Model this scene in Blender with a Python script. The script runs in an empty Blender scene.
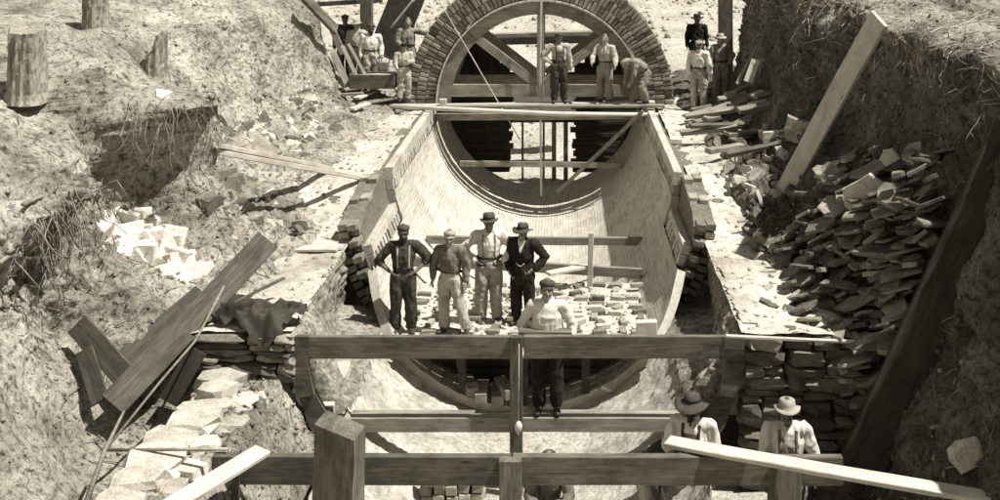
import bpy, bmesh, math, random
import numpy as np
from mathutils import Vector, Matrix, Euler, noise
from mathutils.bvhtree import BVHTree
from mathutils.kdtree import KDTree

R = math.radians
rnd = random.Random(7)
scene = bpy.context.scene
COL = scene.collection

# ------------------------------------------------------------------ camera
CX, CZ, F = 0.6, 4.6, 1100.0           # camera offset from the conduit axis, height over the springline, focal length
cam = bpy.data.cameras.new('camera')
cam.sensor_width = 36.0
cam.lens = 36.0 * F / 1000.0
cam.shift_x = -0.065
cam.shift_y = -0.335
cam.clip_start = 0.1
cam.clip_end = 2000
cam_o = bpy.data.objects.new('camera', cam)
cam_o.location = (CX, 0, CZ)
cam_o.rotation_euler = (R(90), 0, 0)
COL.objects.link(cam_o)
scene.camera = cam_o

# ------------------------------------------------------------------ light
SUN = Vector((0.46, -0.11, 0.88)).normalized()      # towards the sun: from the right, high
el = math.asin(SUN.z)
az = math.atan2(SUN.x, SUN.y)
world = bpy.data.worlds.new('World')
scene.world = world
world.use_nodes = True
wn = world.node_tree.nodes
wl = world.node_tree.links
wn.clear()
sky = wn.new('ShaderNodeTexSky')
sky.sky_type = 'NISHITA'
sky.sun_disc = False
sky.sun_elevation = el
sky.sun_rotation = az
hs = wn.new('ShaderNodeHueSaturation')
hs.inputs['Saturation'].default_value = 0.0        # the photograph is a sepia print
tint = wn.new('ShaderNodeMix')
tint.data_type = 'RGBA'
tint.blend_type = 'MULTIPLY'
tint.inputs[0].default_value = 1.0
tint.inputs[7].default_value = (1.0, 0.96, 0.87, 1)
bg = wn.new('ShaderNodeBackground')
bg.inputs[1].default_value = 0.05
wo = wn.new('ShaderNodeOutputWorld')
wl.new(sky.outputs[0], hs.inputs['Color'])
wl.new(hs.outputs[0], tint.inputs[6])
wl.new(tint.outputs[2], bg.inputs[0])
wl.new(bg.outputs[0], wo.inputs[0])
sl = bpy.data.lights.new('sun', 'SUN')
sl.energy = 4.6
sl.angle = R(0.6)
sl.color = (1.0, 0.98, 0.93)
so = bpy.data.objects.new('sun', sl)
so.rotation_euler = SUN.to_track_quat('Z', 'Y').to_euler()
so.location = (20, 10, 30)
COL.objects.link(so)
scene.view_settings.view_transform = 'Standard'
scene.view_settings.look = 'None'
scene.view_settings.gamma = 1.0
scene.view_settings.exposure = 0.64
scene.view_settings.use_curve_mapping = False

# ------------------------------------------------------------------ helpers
def W(u, v, Y):
    """world point seen at photograph position (u, v) when it stands Y metres away"""
    s = F / Y
    return Vector(((u - 565) / s + CX, Y, CZ - (v + 85) / s))

WM = {}
def tag(o, label=None, cat=None, group=None, kind=None):
    if label: o['label'] = label
    if cat: o['category'] = cat
    if group: o['group'] = group
    if kind: o['kind'] = kind
    return o

def add(name, mesh, mat=None, parent=None, mw=None):
    o = bpy.data.objects.new(name, mesh)
    COL.objects.link(o)
    if mat is not None and mesh is not None and len(mesh.materials) == 0:
        mesh.materials.append(mat)
    mw = mw if mw is not None else Matrix.Identity(4)
    if parent is not None:
        o.parent = parent
        o.matrix_parent_inverse = WM[parent.name].inverted()
    o.matrix_basis = mw
    WM[o.name] = mw.copy()
    return o

def root(name, loc, label, cat, group=None):
    o = add(name, None, mw=Matrix.Translation(Vector(loc)))
    o.empty_display_size = 0.2
    return tag(o, label, cat, group)

def mesh_from(name, v, f, smooth=False):
    m = bpy.data.meshes.new(name)
    m.from_pydata([tuple(p) for p in v], [], [tuple(q) for q in f])
    if smooth:
        m.polygons.foreach_set('use_smooth', [True] * len(m.polygons))
    m.update()
    return m

def frame_mat(p, xd, up=Vector((0, 0, 1)), scale=(1, 1, 1)):
    x = Vector(xd).normalized()
    z = Vector(up)
    y = z.cross(x)
    if y.length < 1e-4:
        y = Vector((0, 1, 0)).cross(x)
    y.normalize()
    z = x.cross(y).normalized()
    M = Matrix((( x.x*scale[0], y.x*scale[1], z.x*scale[2], p[0]),
                ( x.y*scale[0], y.y*scale[1], z.y*scale[2], p[1]),
                ( x.z*scale[0], y.z*scale[1], z.z*scale[2], p[2]),
                (0, 0, 0, 1)))
    return M

def euler_mat(p, e, scale=(1, 1, 1)):
    return Matrix.Translation(Vector(p)) @ Euler(e).to_matrix().to_4x4() @ Matrix.Diagonal((scale[0], scale[1], scale[2], 1))

# vectorised value noise
def _hash(ix, iy, iz, seed):
    h = (ix * 374761393 + iy * 668265263 + iz * 2147483647 + seed * 974634777) & 0xFFFFFFFF
    h = ((h ^ (h >> 13)) * 1274126177) & 0xFFFFFFFF
    h = ((h ^ (h >> 16)) * 2246822519) & 0xFFFFFFFF
    return ((h ^ (h >> 15)) & 0xFFFF) / 65535.0
def vnoise(p, seed=0):
    i = np.floor(p).astype(np.int64)
    f = p - i
    f = f * f * (3 - 2 * f)
    out = 0
    for dx in (0, 1):
        for dy in (0, 1):
            for dz in (0, 1):
                w = (f[..., 0] if dx else 1 - f[..., 0]) * (f[..., 1] if dy else 1 - f[..., 1]) * (f[..., 2] if dz else 1 - f[..., 2])
                out = out + w * _hash(i[..., 0] + dx, i[..., 1] + dy, i[..., 2] + dz, seed)
    return out * 2 - 1
def fbm(p, octs, seed=0):
    """octs: (frequency, amplitude[, ridged])"""
    d = 0
    for k, o in enumerate(octs):
        n = vnoise(p * o[0], seed + k * 17)
        if len(o) > 2 and o[2]:
            n = 1 - 2 * np.abs(n)
        d = d + n * o[1]
    return d

def grid_mesh(name, P, uv=None, smooth=True):
    """P: (n, m, 3) array"""
    n, m = P.shape[:2]
    me = bpy.data.meshes.new(name)
    idx = np.arange(n * m).reshape(n, m)
    q = np.stack([idx[:-1, :-1], idx[1:, :-1], idx[1:, 1:], idx[:-1, 1:]], -1).reshape(-1, 4)
    me.vertices.add(n * m)
    me.vertices.foreach_set('co', P.reshape(-1).astype(np.float32))
    me.loops.add(q.size)
    me.loops.foreach_set('vertex_index', q.reshape(-1).astype(np.int32))
    me.polygons.add(len(q))
    me.polygons.foreach_set('loop_start', np.arange(0, q.size, 4, dtype=np.int32))
    me.polygons.foreach_set('loop_total', np.full(len(q), 4, dtype=np.int32))
    me.update(calc_edges=True)
    if smooth:
        me.polygons.foreach_set('use_smooth', np.ones(len(q), dtype=bool))
    if uv is not None:
        l = me.uv_layers.new(name='UVMap')
        l.data.foreach_set('uv', uv.reshape(-1, 2)[q.reshape(-1)].reshape(-1).astype(np.float32))
    me.update()
    return me

def grid_normals(P):
    a = np.gradient(P, axis=0)
    b = np.gradient(P, axis=1)
    n = np.cross(a, b)
    return n / (np.linalg.norm(n, axis=-1, keepdims=True) + 1e-9)

# ------------------------------------------------------------------ materials (sepia scale)
def S(g):
    return (g, g * (0.90 + 0.06 * min(1, g)), g * (0.68 + 0.22 * min(1, g)), 1)

class NT:
    def __init__(s, name):
        s.m = bpy.data.materials.new(name)
        s.m.use_nodes = True
        s.t = s.m.node_tree
        s.b = s.t.nodes['Principled BSDF']
        s.b.inputs['Specular IOR Level'].default_value = 0.25
    def n(s, t, **k):
        o = s.t.nodes.new(t)
        for a, b in k.items():
            setattr(o, a, b)
        return o
    def l(s, a, b):
        s.t.links.new(a, b)
    def coords(s, scale=(1, 1, 1), kind='Object', world=False):
        mp = s.n('ShaderNodeMapping')
        mp.inputs['Scale'].default_value = scale
        if world:
            g = s.n('ShaderNodeNewGeometry')
            s.l(g.outputs['Position'], mp.inputs[0])
        else:
            c = s.n('ShaderNodeTexCoord')
            s.l(c.outputs[kind], mp.inputs[0])
        return mp.outputs[0]
    def noise(s, vec, scale, detail=6, rough=0.6):
        o = s.n('ShaderNodeTexNoise')
        o.inputs['Scale'].default_value = scale
        o.inputs['Detail'].default_value = detail
        o.inputs['Roughness'].default_value = rough
        s.l(vec, o.inputs['Vector'])
        return o.outputs[0]
    def ramp(s, fac, stops):
        o = s.n('ShaderNodeValToRGB')
        e = o.color_ramp.elements
        while len(e) < len(stops):
            e.new(0.5)
        for k, (p, g) in enumerate(stops):
            e[k].position = p
            e[k].color = S(g) if not isinstance(g, tuple) else g
        s.l(fac, o.inputs[0])
        return o.outputs[0]
    def mul(s, a, b, fac=1.0, mode='MULTIPLY'):
        o = s.n('ShaderNodeMix', data_type='RGBA', blend_type=mode)
        o.inputs[0].default_value = fac
        s.l(a, o.inputs[6])
        s.l(b, o.inputs[7])
        return o.outputs[2]
    def mixf(s, fac, a, b):
        o = s.n('ShaderNodeMix', data_type='RGBA')
        s.l(fac, o.inputs[0])
        s.l(a, o.inputs[6])
        s.l(b, o.inputs[7])
        return o.outputs[2]
    def rand(s, lo, hi):
        i = s.n('ShaderNodeObjectInfo')
        r = s.n('ShaderNodeMapRange')
        r.inputs[3].default_value = lo
        r.inputs[4].default_value = hi
        s.l(i.outputs['Random'], r.inputs[0])
        c = s.n('ShaderNodeCombineColor')
        for k in range(3):
            s.l(r.outputs[0], c.inputs[k])
        return c.outputs[0]
    def bump(s, h, strength=0.5, dist=0.02, prev=None):
        o = s.n('ShaderNodeBump')
        o.inputs['Strength'].default_value = strength
        o.inputs['Distance'].default_value = dist
        s.l(h, o.inputs['Height'])
        if prev is not None:
            s.l(prev, o.inputs['Normal'])
        return o.outputs[0]
    def done(s, col, nrm=None, rough=0.9):
        s.l(col, s.b.inputs['Base Color'])
        if nrm is not None:
            s.l(nrm, s.b.inputs['Normal'])
        s.b.inputs['Roughness'].default_value = rough
        return s.m

def earth_mat(name, lo, mid, hi, scale=1.0, bump=0.8, spots=0.35, top=None):
    t = NT(name)
    c = t.coords(world=True)
    big = t.noise(c, 0.9 * scale, 8, 0.65)
    base = t.ramp(big, [(0.30, lo), (0.47, mid), (0.66, hi)])
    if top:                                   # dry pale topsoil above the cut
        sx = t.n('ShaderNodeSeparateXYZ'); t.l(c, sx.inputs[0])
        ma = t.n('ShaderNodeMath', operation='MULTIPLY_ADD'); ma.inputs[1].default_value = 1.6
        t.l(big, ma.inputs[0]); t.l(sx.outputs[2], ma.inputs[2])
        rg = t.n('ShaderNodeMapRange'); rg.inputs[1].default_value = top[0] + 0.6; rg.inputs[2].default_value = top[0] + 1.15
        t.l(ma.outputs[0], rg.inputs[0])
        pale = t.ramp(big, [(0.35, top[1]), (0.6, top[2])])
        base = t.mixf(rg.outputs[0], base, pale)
    fine = t.noise(c, 11 * scale, 6, 0.7)
    fr = t.ramp(fine, [(0.34, (spots, spots, spots, 1)), (0.50, (0.95,) * 3 + (1,)), (0.7, (1.25,) * 3 + (1,))])
    col = t.mul(base, fr)
    grit = t.noise(c, 48 * scale, 4, 0.7)
    gr = t.ramp(grit, [(0.33, (0.5,) * 3 + (1,)), (0.5, (1,) * 3 + (1,)), (0.68, (1.2,) * 3 + (1,))])
    col = t.mul(col, gr)
    n = t.bump(fine, bump, 0.05)
    n = t.bump(grit, bump * 0.8, 0.015, n)
    return t.done(col, n, 0.95)

def stone_mat(name, lo, hi, rl=0.7, rh=1.2, scale=6, bump=0.5):
    t = NT(name)
    c = t.coords()
    g = t.n('ShaderNodeNewGeometry')
    a = t.noise(g.outputs['Position'], scale, 7, 0.65)
    col = t.ramp(a, [(0.3, lo), (0.7, hi)])
    col = t.mul(col, t.rand(rl, rh))
    f = t.noise(g.outputs['Position'], scale * 7, 5, 0.7)
    col = t.mul(col, t.ramp(f, [(0.3, (0.55,) * 3 + (1,)), (0.55, (1.05,) * 3 + (1,))]))
    n = t.bump(f, bump, 0.01)
    return t.done(col, n, 0.9)

def wood_mat(name, lo, hi, rl=0.8, rh=1.15, dirt=0.55):
    t = NT(name)
    c = t.coords((1.7, 24, 24))
    i = t.n('ShaderNodeObjectInfo')
    ad = t.n('ShaderNodeVectorMath', operation='ADD')
    mu = t.n('ShaderNodeVectorMath', operation='SCALE')
    mu.inputs['Scale'].default_value = 37.0
    co = t.n('ShaderNodeCombineXYZ')
    t.l(i.outputs['Random'], co.inputs[0]); t.l(i.outputs['Random'], co.inputs[1])
    t.l(co.outputs[0], mu.inputs[0])
    t.l(c, ad.inputs[0]); t.l(mu.outputs[0], ad.inputs[1])
    a = t.noise(ad.outputs[0], 1.6, 6, 0.62)
    col = t.ramp(a, [(0.32, lo), (0.68, hi)])
    b = t.noise(t.coords((1.3, 2.6, 2.6)), 1.7, 5, 0.7)
    col = t.mul(col, t.ramp(b, [(0.33, (dirt,) * 3 + (1,)), (0.58, (1.0,) * 3 + (1,))]))
    col = t.mul(col, t.rand(rl, rh))
    # knots
    vo = t.n('ShaderNodeTexVoronoi')
    vo.inputs['Scale'].default_value = 1.0
    t.l(t.coords((1.1, 5, 5)), vo.inputs['Vector'])
    col = t.mul(col, t.ramp(vo.outputs['Distance'], [(0.035, (0.28,) * 3 + (1,)), (0.09, (1,) * 3 + (1,))]))
    n = t.bump(a, 0.35, 0.006)
    return t.done(col, n, 0.8)

def plain_mat(name, g, var=0.25, scale=9, bump=0.25, rough=0.9, dark=0.6):
    t = NT(name)
    c = t.coords()
    a = t.noise(c, scale, 6, 0.65)
    col = t.ramp(a, [(0.3, g * (1 - var)), (0.7, g * (1 + var))])
    b = t.noise(c, scale * 0.35, 4, 0.6)
    col = t.mul(col, t.ramp(b, [(0.32, (dark,) * 3 + (1,)), (0.55, (1,) * 3 + (1,))]))
    n = t.bump(t.noise(c, scale * 6, 3, 0.6), bump, 0.006)
    return t.done(col, n, rough)

def lining_mat():
    t = NT('limed brickwork')
    uv = t.n('ShaderNodeTexCoord').outputs['UV']
    br = t.n('ShaderNodeTexBrick')
    br.inputs['Scale'].default_value = 1.0
    br.inputs['Brick Width'].default_value = 0.21
    br.inputs['Row Height'].default_value = 0.07
    br.inputs['Mortar Size'].default_value = 0.007
    br.inputs['Mortar Smooth'].default_value = 0.3
    br.inputs['Color1'].default_value = S(0.40)
    br.inputs['Color2'].default_value = S(0.52)
    br.inputs['Mortar'].default_value = S(0.22)
    t.l(uv, br.inputs['Vector'])
    g = t.n('ShaderNodeNewGeometry')
    a = t.noise(g.outputs['Position'], 1.1, 8, 0.7)
    lime = t.ramp(a, [(0.36, (0,) * 3 + (1,)), (0.62, (0.6,) * 3 + (1,))])
    rgb = t.n('ShaderNodeRGB'); rgb.outputs[0].default_value = S(0.64)
    col = t.mixf(lime, br.outputs[0], rgb.outputs[0])
    st = t.noise(t.coords((0.6, 7, 1), 'UV'), 2.0, 6, 0.7)
    col = t.mul(col, t.ramp(st, [(0.3, (0.6,) * 3 + (1,)), (0.52, (1,) * 3 + (1,))]))
    st2 = t.noise(g.outputs['Position'], 17, 5, 0.7)
    col = t.mul(col, t.ramp(st2, [(0.28, (0.72,) * 3 + (1,)), (0.45, (1,) * 3 + (1,))]))
    n = t.bump(br.outputs['Fac'], -0.35, 0.008)
    n = t.bump(st2, 0.3, 0.01, n)
    return t.done(col, n, 0.85)

def bench_mat():
    t = NT('lime mortar top')
    g = t.n('ShaderNodeNewGeometry').outputs['Position']
    a = t.noise(g, 0.8, 8, 0.7)
    col = t.ramp(a, [(0.30, 0.26), (0.46, 0.46), (0.66, 0.62)])
    f = t.noise(g, 9, 6, 0.72)
    col = t.mul(col, t.ramp(f, [(0.33, (0.42,) * 3 + (1,)), (0.47, (1,) * 3 + (1,))]))
    cr = t.n('ShaderNodeTexVoronoi', feature='DISTANCE_TO_EDGE')
    cr.inputs['Scale'].default_value = 1.7
    mp = t.n('ShaderNodeVectorMath', operation='ADD')
    nz = t.n('ShaderNodeTexNoise'); nz.inputs['Scale'].default_value = 3.0
    t.l(g, nz.inputs['Vector'])
    t.l(g, mp.inputs[0]); t.l(nz.outputs['Color'], mp.inputs[1])
    t.l(mp.outputs[0], cr.inputs['Vector'])
    col = t.mul(col, t.ramp(cr.outputs['Distance'], [(0.002, (0.75,) * 3 + (1,)), (0.02, (1,) * 3 + (1,))]))
    n = t.bump(f, 0.6, 0.03)
    n = t.bump(t.noise(g, 60, 4, 0.6), 0.5, 0.008, n)
    return t.done(col, n, 0.95)

def rough_mat(name, lo, hi):
    """coarse tamped concrete, streaked"""
    t = NT(name)
    g = t.n('ShaderNodeNewGeometry').outputs['Position']
    a = t.noise(g, 13, 7, 0.75)
    col = t.ramp(a, [(0.36, lo), (0.5, (lo + hi) * 0.55), (0.62, hi)])
    b = t.noise(g, 1.6, 5, 0.6)
    col = t.mul(col, t.ramp(b, [(0.35, (0.62,) * 3 + (1,)), (0.6, (1.05,) * 3 + (1,))]))
    n = t.bump(a, 0.9, 0.05)
    n = t.bump(t.noise(g, 50, 4, 0.6), 0.6, 0.012, n)
    return t.done(col, n, 0.95)

M = {}
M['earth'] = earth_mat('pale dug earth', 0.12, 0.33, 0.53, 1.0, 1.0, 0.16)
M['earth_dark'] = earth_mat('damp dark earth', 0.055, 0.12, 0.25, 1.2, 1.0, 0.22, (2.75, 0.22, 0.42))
M['ground'] = earth_mat('far ground', 0.34, 0.45, 0.56, 1.0, 0.8, 0.45)
M['lining'] = lining_mat()
M['bench'] = bench_mat()
M['rough'] = rough_mat('rough concrete', 0.10, 0.50)
M['cradle'] = rough_mat('bedding concrete', 0.34, 0.66)
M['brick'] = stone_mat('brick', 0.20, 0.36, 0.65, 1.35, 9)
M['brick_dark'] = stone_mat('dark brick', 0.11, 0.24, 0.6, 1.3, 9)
M['brick_pale'] = stone_mat('mortared brick', 0.36, 0.60, 0.6, 1.25, 8)
M['stone_pale'] = stone_mat('pale cut stone', 0.34, 0.60, 0.75, 1.15, 5)
M['stone_white'] = stone_mat('fresh cut stone', 0.55, 0.74, 0.8, 1.1, 5)
M['slate'] = stone_mat('quarried slab', 0.11, 0.30, 0.4, 1.7, 4)
M['slate_dark'] = stone_mat('dark wall stone', 0.10, 0.24, 0.5, 1.5, 4)
M['wood'] = wood_mat('sawn timber', 0.22, 0.37)
M['wood_dark'] = wood_mat('weathered timber', 0.095, 0.20, 0.75, 1.2, 0.42)
M['wood_shaded'] = wood_mat('shade toned board', 0.05, 0.115, 0.8, 1.2, 0.5)  # shade of the chute board faces put into the wood tone
M['wood_black'] = wood_mat('black timber', 0.035, 0.07)  # near-black; on the platform props the tone stands in for shade
M['wood_pale'] = wood_mat('new pale timber', 0.46, 0.64, 0.85, 1.1, 0.7)
M['bark'] = None
M['root'] = plain_mat('root bark', 0.24, 0.4, 12)
M['rope'] = plain_mat('rope', 0.55, 0.2, 30)
M['iron'] = plain_mat('iron', 0.06, 0.3, 14, 0.2, 0.6)
M['tin'] = plain_mat('tin', 0.40, 0.25, 12, 0.1, 0.5)
M['lead'] = plain_mat('plumb bob paint', 0.62, 0.15, 12, 0.1, 0.6)
M['skin'] = plain_mat('skin', 0.34, 0.12, 20, 0.12, 0.6, 0.85)
M['skin_dark'] = plain_mat('tanned skin', 0.17, 0.12, 20, 0.12, 0.6, 0.85)
M['hair'] = plain_mat('dark hair', 0.035, 0.3, 60, 0.6)
M['eye'] = plain_mat('eye', 0.03, 0.1, 20, 0.0, 0.3)
M['shoe'] = plain_mat('boot leather', 0.055, 0.35, 20, 0.3, 0.7)
for nm, g, v in (('cloth_dark', 0.055, 0.35), ('cloth_black', 0.022, 0.3), ('cloth_mid', 0.17, 0.3), ('cloth_grey', 0.26, 0.28),
                 ('cloth_pale', 0.44, 0.22), ('cloth_white', 0.68, 0.12), ('cloth_buff', 0.34, 0.3)):
    M[nm] = plain_mat(nm.replace('_', ' '), g, v, 7, 0.35, 0.95, 0.6 if g < 0.6 else 0.82)
M['felt'] = plain_mat('hat felt', 0.07, 0.25, 12, 0.2)
M['felt_pale'] = plain_mat('pale hat felt', 0.36, 0.2, 12, 0.2)

def bark_mat():
    t = NT('bark')
    c = t.coords((14, 14, 2.2))
    a = t.noise(c, 1.0, 6, 0.7)
    col = t.ramp(a, [(0.34, 0.10), (0.5, 0.29), (0.66, 0.46)])
    return t.done(col, t.bump(a, 1.0, 0.04), 0.95)
M['bark'] = bark_mat()

# ------------------------------------------------------------------ base meshes
def chamfer_box(name, sx, sy, sz, c=0.01, jit=0.0, seed=0):
    r = random.Random(seed)
    bm = bmesh.new()
    bmesh.ops.create_cube(bm, size=1.0)
    for v in bm.verts:
        v.co = Vector((v.co.x * sx, v.co.y * sy, v.co.z * sz)) + Vector((r.uniform(-1, 1), r.uniform(-1, 1), r.uniform(-1, 1))) * jit
    if c > 0:
        bmesh.ops.bevel(bm, geom=bm.edges[:], offset=c, segments=1, affect='EDGES')
    m = bpy.data.meshes.new(name)
    bm.to_mesh(m)
    bm.free()
    return m

def rough_block(name, seed, jit=0.10, rnd_=0.25, sub=1):
    """unit block with worn corners and uneven faces"""
    r = random.Random(seed)
    bm = bmesh.new()
    bmesh.ops.create_cube(bm, size=1.0)
    bmesh.ops.subdivide_edges(bm, edges=bm.edges[:], cuts=sub, use_grid_fill=True)
    for v in bm.verts:
        p = v.co.copy()
        k = sum(1 for q in p if abs(q) > 0.45)
        p *= 1 - rnd_ * (0.0, 0.0, 0.28, 0.55)[k]
        v.co = p + Vector((r.uniform(-1, 1), r.uniform(-1, 1), r.uniform(-1, 1))) * jit
    m = bpy.data.meshes.new(name)
    bm.to_mesh(m)
    bm.free()
    return m

def slab_mesh(name, seed, n=7):
    """flat quarried slab, irregular outline, unit size in x and y, thickness 1 in z"""
    r = random.Random(seed)
    pts = []
    for k in range(n):
        a = 2 * math.pi * (k + r.uniform(-0.3, 0.3)) / n
        q = r.uniform(0.30, 0.56)
        pts.append((q * math.cos(a), q * math.sin(a)))
    v, f = [], []
    for (x, y) in pts: v.append((x * 1.02, y * 1.02, -0.5 + r.uniform(-.1, .1)))
    for (x, y) in pts: v.append((x * 1.02 + r.uniform(-.02, .02), y * 1.02, 0.25 + r.uniform(-.25, .12)))
    for (x, y) in pts: v.append((x * 0.97, y * 0.97, 0.5 + r.uniform(-.12, .08)))
    f.append(tuple(reversed(range(n))))
    for b in (0, n):
        for k in range(n):
            f.append((b + k, b + (k + 1) % n, b + n + (k + 1) % n, b + n + k))
    c = len(v)
    v.append((r.uniform(-.1, .1), r.uniform(-.1, .1), 0.5 + r.uniform(-.05, .15)))
    for k in range(n):
        f.append((2 * n + k, 2 * n + (k + 1) % n, c))
    return mesh_from(name, v, f)

BRK = {}
for key in ('brick', 'brick_dark', 'brick_pale'):
    BRK[key] = []
    for k in range(3):
        m = chamfer_box('brick', 0.21, 0.10, 0.065, 0.006, 0.004, k)
        m.materials.append(M[key])
        BRK[key].append(m)
BLK = {}
for key in ('stone_pale', 'slate', 'slate_dark', 'brick_pale'):
    BLK[key] = []
    for k in range(8):
        m = rough_block('block', 100 + k, 0.085, 0.35)
        m.materials.append(M[key])
        BLK[key].append(m)
CUT = []
for k in range(4):
    m = chamfer_box('cut stone', 1, 1, 1, 0.05, 0.05, 40 + k)
    m.materials.append(M['stone_white'])
    CUT.append(m)
SLB = {}
for key in ('slate', 'slate_dark', 'stone_pale'):
    SLB[key] = []
    for k in range(9):
        m = slab_mesh('slab', 200 + k, rnd.choice((6, 7, 8)))
        m.materials.append(M[key])
        SLB[key].append(m)

def plank_mesh(L, w, t, seed=0, segs=10, c=0.006, warp=0.012):
    r = random.Random(seed)
    v, f = [], []
    ph = r.uniform(0, 6)
    sec = [(-.5, -.5 + c / t), (-.5 + c / w, -.5), (.5 - c / w, -.5), (.5, -.5 + c / t), (.5, .5 - c / t), (.5 - c / w, .5), (-.5 + c / w, .5), (-.5, .5 - c / t)]
    for i in range(segs + 1):
        x = -L / 2 + L * i / segs
        if i in (0, segs):
            x += r.uniform(-1, 1) * 0.004
        wy = warp * math.sin(ph + x * 0.9) * min(1, L / 3)
        wz = warp * math.sin(ph * 2 + x * 0.7) * min(1, L / 3)
        for (a, b) in sec:
            v.append((x, a * w + wy + r.uniform(-1, 1) * 0.0025, b * t + wz + r.uniform(-1, 1) * 0.002))
    for i in range(segs):
        for k in range(8):
            a = i * 8 + k
            b = i * 8 + (k + 1) % 8
            f.append((a, b, b + 8, a + 8))
    f.append(tuple(range(7, -1, -1)))
    f.append(tuple(segs * 8 + k for k in range(8)))
    return mesh_from('plank', v, f)

_ps = [0]
def plank(name, p0, p1, w, t, mat, up=(0, 0, 1), parent=None, label=None, cat=None, group=None, warp=0.012):
    """w across, t along 'up'"""
    _ps[0] += 1
    p0, p1 = Vector(p0), Vector(p1)
    L = (p1 - p0).length
    me = plank_mesh(L, w, t, _ps[0], max(3, min(14, int(L / 0.3))), min(0.008, t * 0.2), warp)
    o = add(name, me, M[mat], parent, frame_mat((p0 + p1) / 2, p1 - p0, Vector(up)))
    if parent is None:
        tag(o, label, cat, group)
    return o

def tube_mesh(pts, rads, n=6, name='tube', smooth=True):
    v, f = [], []
    pts = [Vector(p) for p in pts]
    if not isinstance(rads, (list, tuple)):
        rads = [rads] * len(pts)
    for i, p in enumerate(pts):
        t = (pts[min(i + 1, len(pts) - 1)] - pts[max(i - 1, 0)]).normalized()
        a = t.cross(Vector((0.31, 0.17, 0.93)))
        if a.length < 0.1:
            a = t.cross(Vector((1, 0, 0)))
        a.normalize()
        b = t.cross(a)
        for k in range(n):
            q = 2 * math.pi * k / n
            v.append(p + (a * math.cos(q) + b * math.sin(q)) * rads[i])
    for i in range(len(pts) - 1):
        for k in range(n):
            f.append((i * n + k, i * n + (k + 1) % n, (i + 1) * n + (k + 1) % n, (i + 1) * n + k))
    f.append(tuple(range(n - 1, -1, -1)))
    f.append(tuple((len(pts) - 1) * n + k for k in range(n)))
    return mesh_from(name, v, f, smooth)

def scatter_stuff(name, P, N, size, mat, label, cat, seed=1, flat=0.7, sink=0.25):
    """many small lumps lying on a surface, one uncountable object"""
    r = np.random.RandomState(seed)
    bm = bmesh.new()
    bmesh.ops.create_icosphere(bm, subdivisions=1, radius=0.5)
    bv = np.array([v.co[:] for v in bm.verts])
    bf = np.array([[q.index for q in fa.verts] for fa in bm.faces])
    bm.free()
    # drop to a cheaper lump: jitter per copy
    n = len(P)
    nv = len(bv)
    rot = r.normal(size=(n, 4)); rot /= np.linalg.norm(rot, axis=1, keepdims=True)
    w, x, y, z = rot.T
    Rm = np.stack([np.stack([1 - 2 * (y*y + z*z), 2 * (x*y - z*w), 2 * (x*z + y*w)], -1),
                   np.stack([2 * (x*y + z*w), 1 - 2 * (x*x + z*z), 2 * (y*z - x*w)], -1),
                   np.stack([2 * (x*z - y*w), 2 * (y*z + x*w), 1 - 2 * (x*x + y*y)], -1)], 1)
    sc = size[:, None] * r.uniform(0.5, 1.3, (n, 3)) * np.array([1, 1, flat])
    V = bv[None] * (1 + r.uniform(-0.28, 0.28, (n, nv, 1)))
    V = V * sc[:, None, :]
    V = np.einsum('nij,nvj->nvi', Rm, V)
    V = V + P[:, None, :] + N[:, None, :] * (size[:, None, None] * (0.35 - sink))
    Fq = (bf[None] + (np.arange(n) * nv)[:, None, None]).reshape(-1, 3)
    me = bpy.data.meshes.new(name)
    me.vertices.add(n * nv)
    me.vertices.foreach_set('co', V.reshape(-1).astype(np.float32))
    me.loops.add(Fq.size)
    me.loops.foreach_set('vertex_index', Fq.reshape(-1).astype(np.int32))
    me.polygons.add(len(Fq))
    me.polygons.foreach_set('loop_start', np.arange(0, Fq.size, 3, dtype=np.int32))
    me.polygons.foreach_set('loop_total', np.full(len(Fq), 3, dtype=np.int32))
    me.update(calc_edges=True)
    o = add(name, me, mat)
    return tag(o, label, cat, kind='stuff')

# ------------------------------------------------------------------ terrain
def sstep(a, b, x):
    t = np.clip((x - a) / (b - a), 0, 1)
    return t * t * (3 - 2 * t)

def zb(y):
    """top of the masonry backing beside the brickwork"""
    return -0.58 + 0.54 * float(sstep(16.8, 20.2, np.array(y)))

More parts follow.
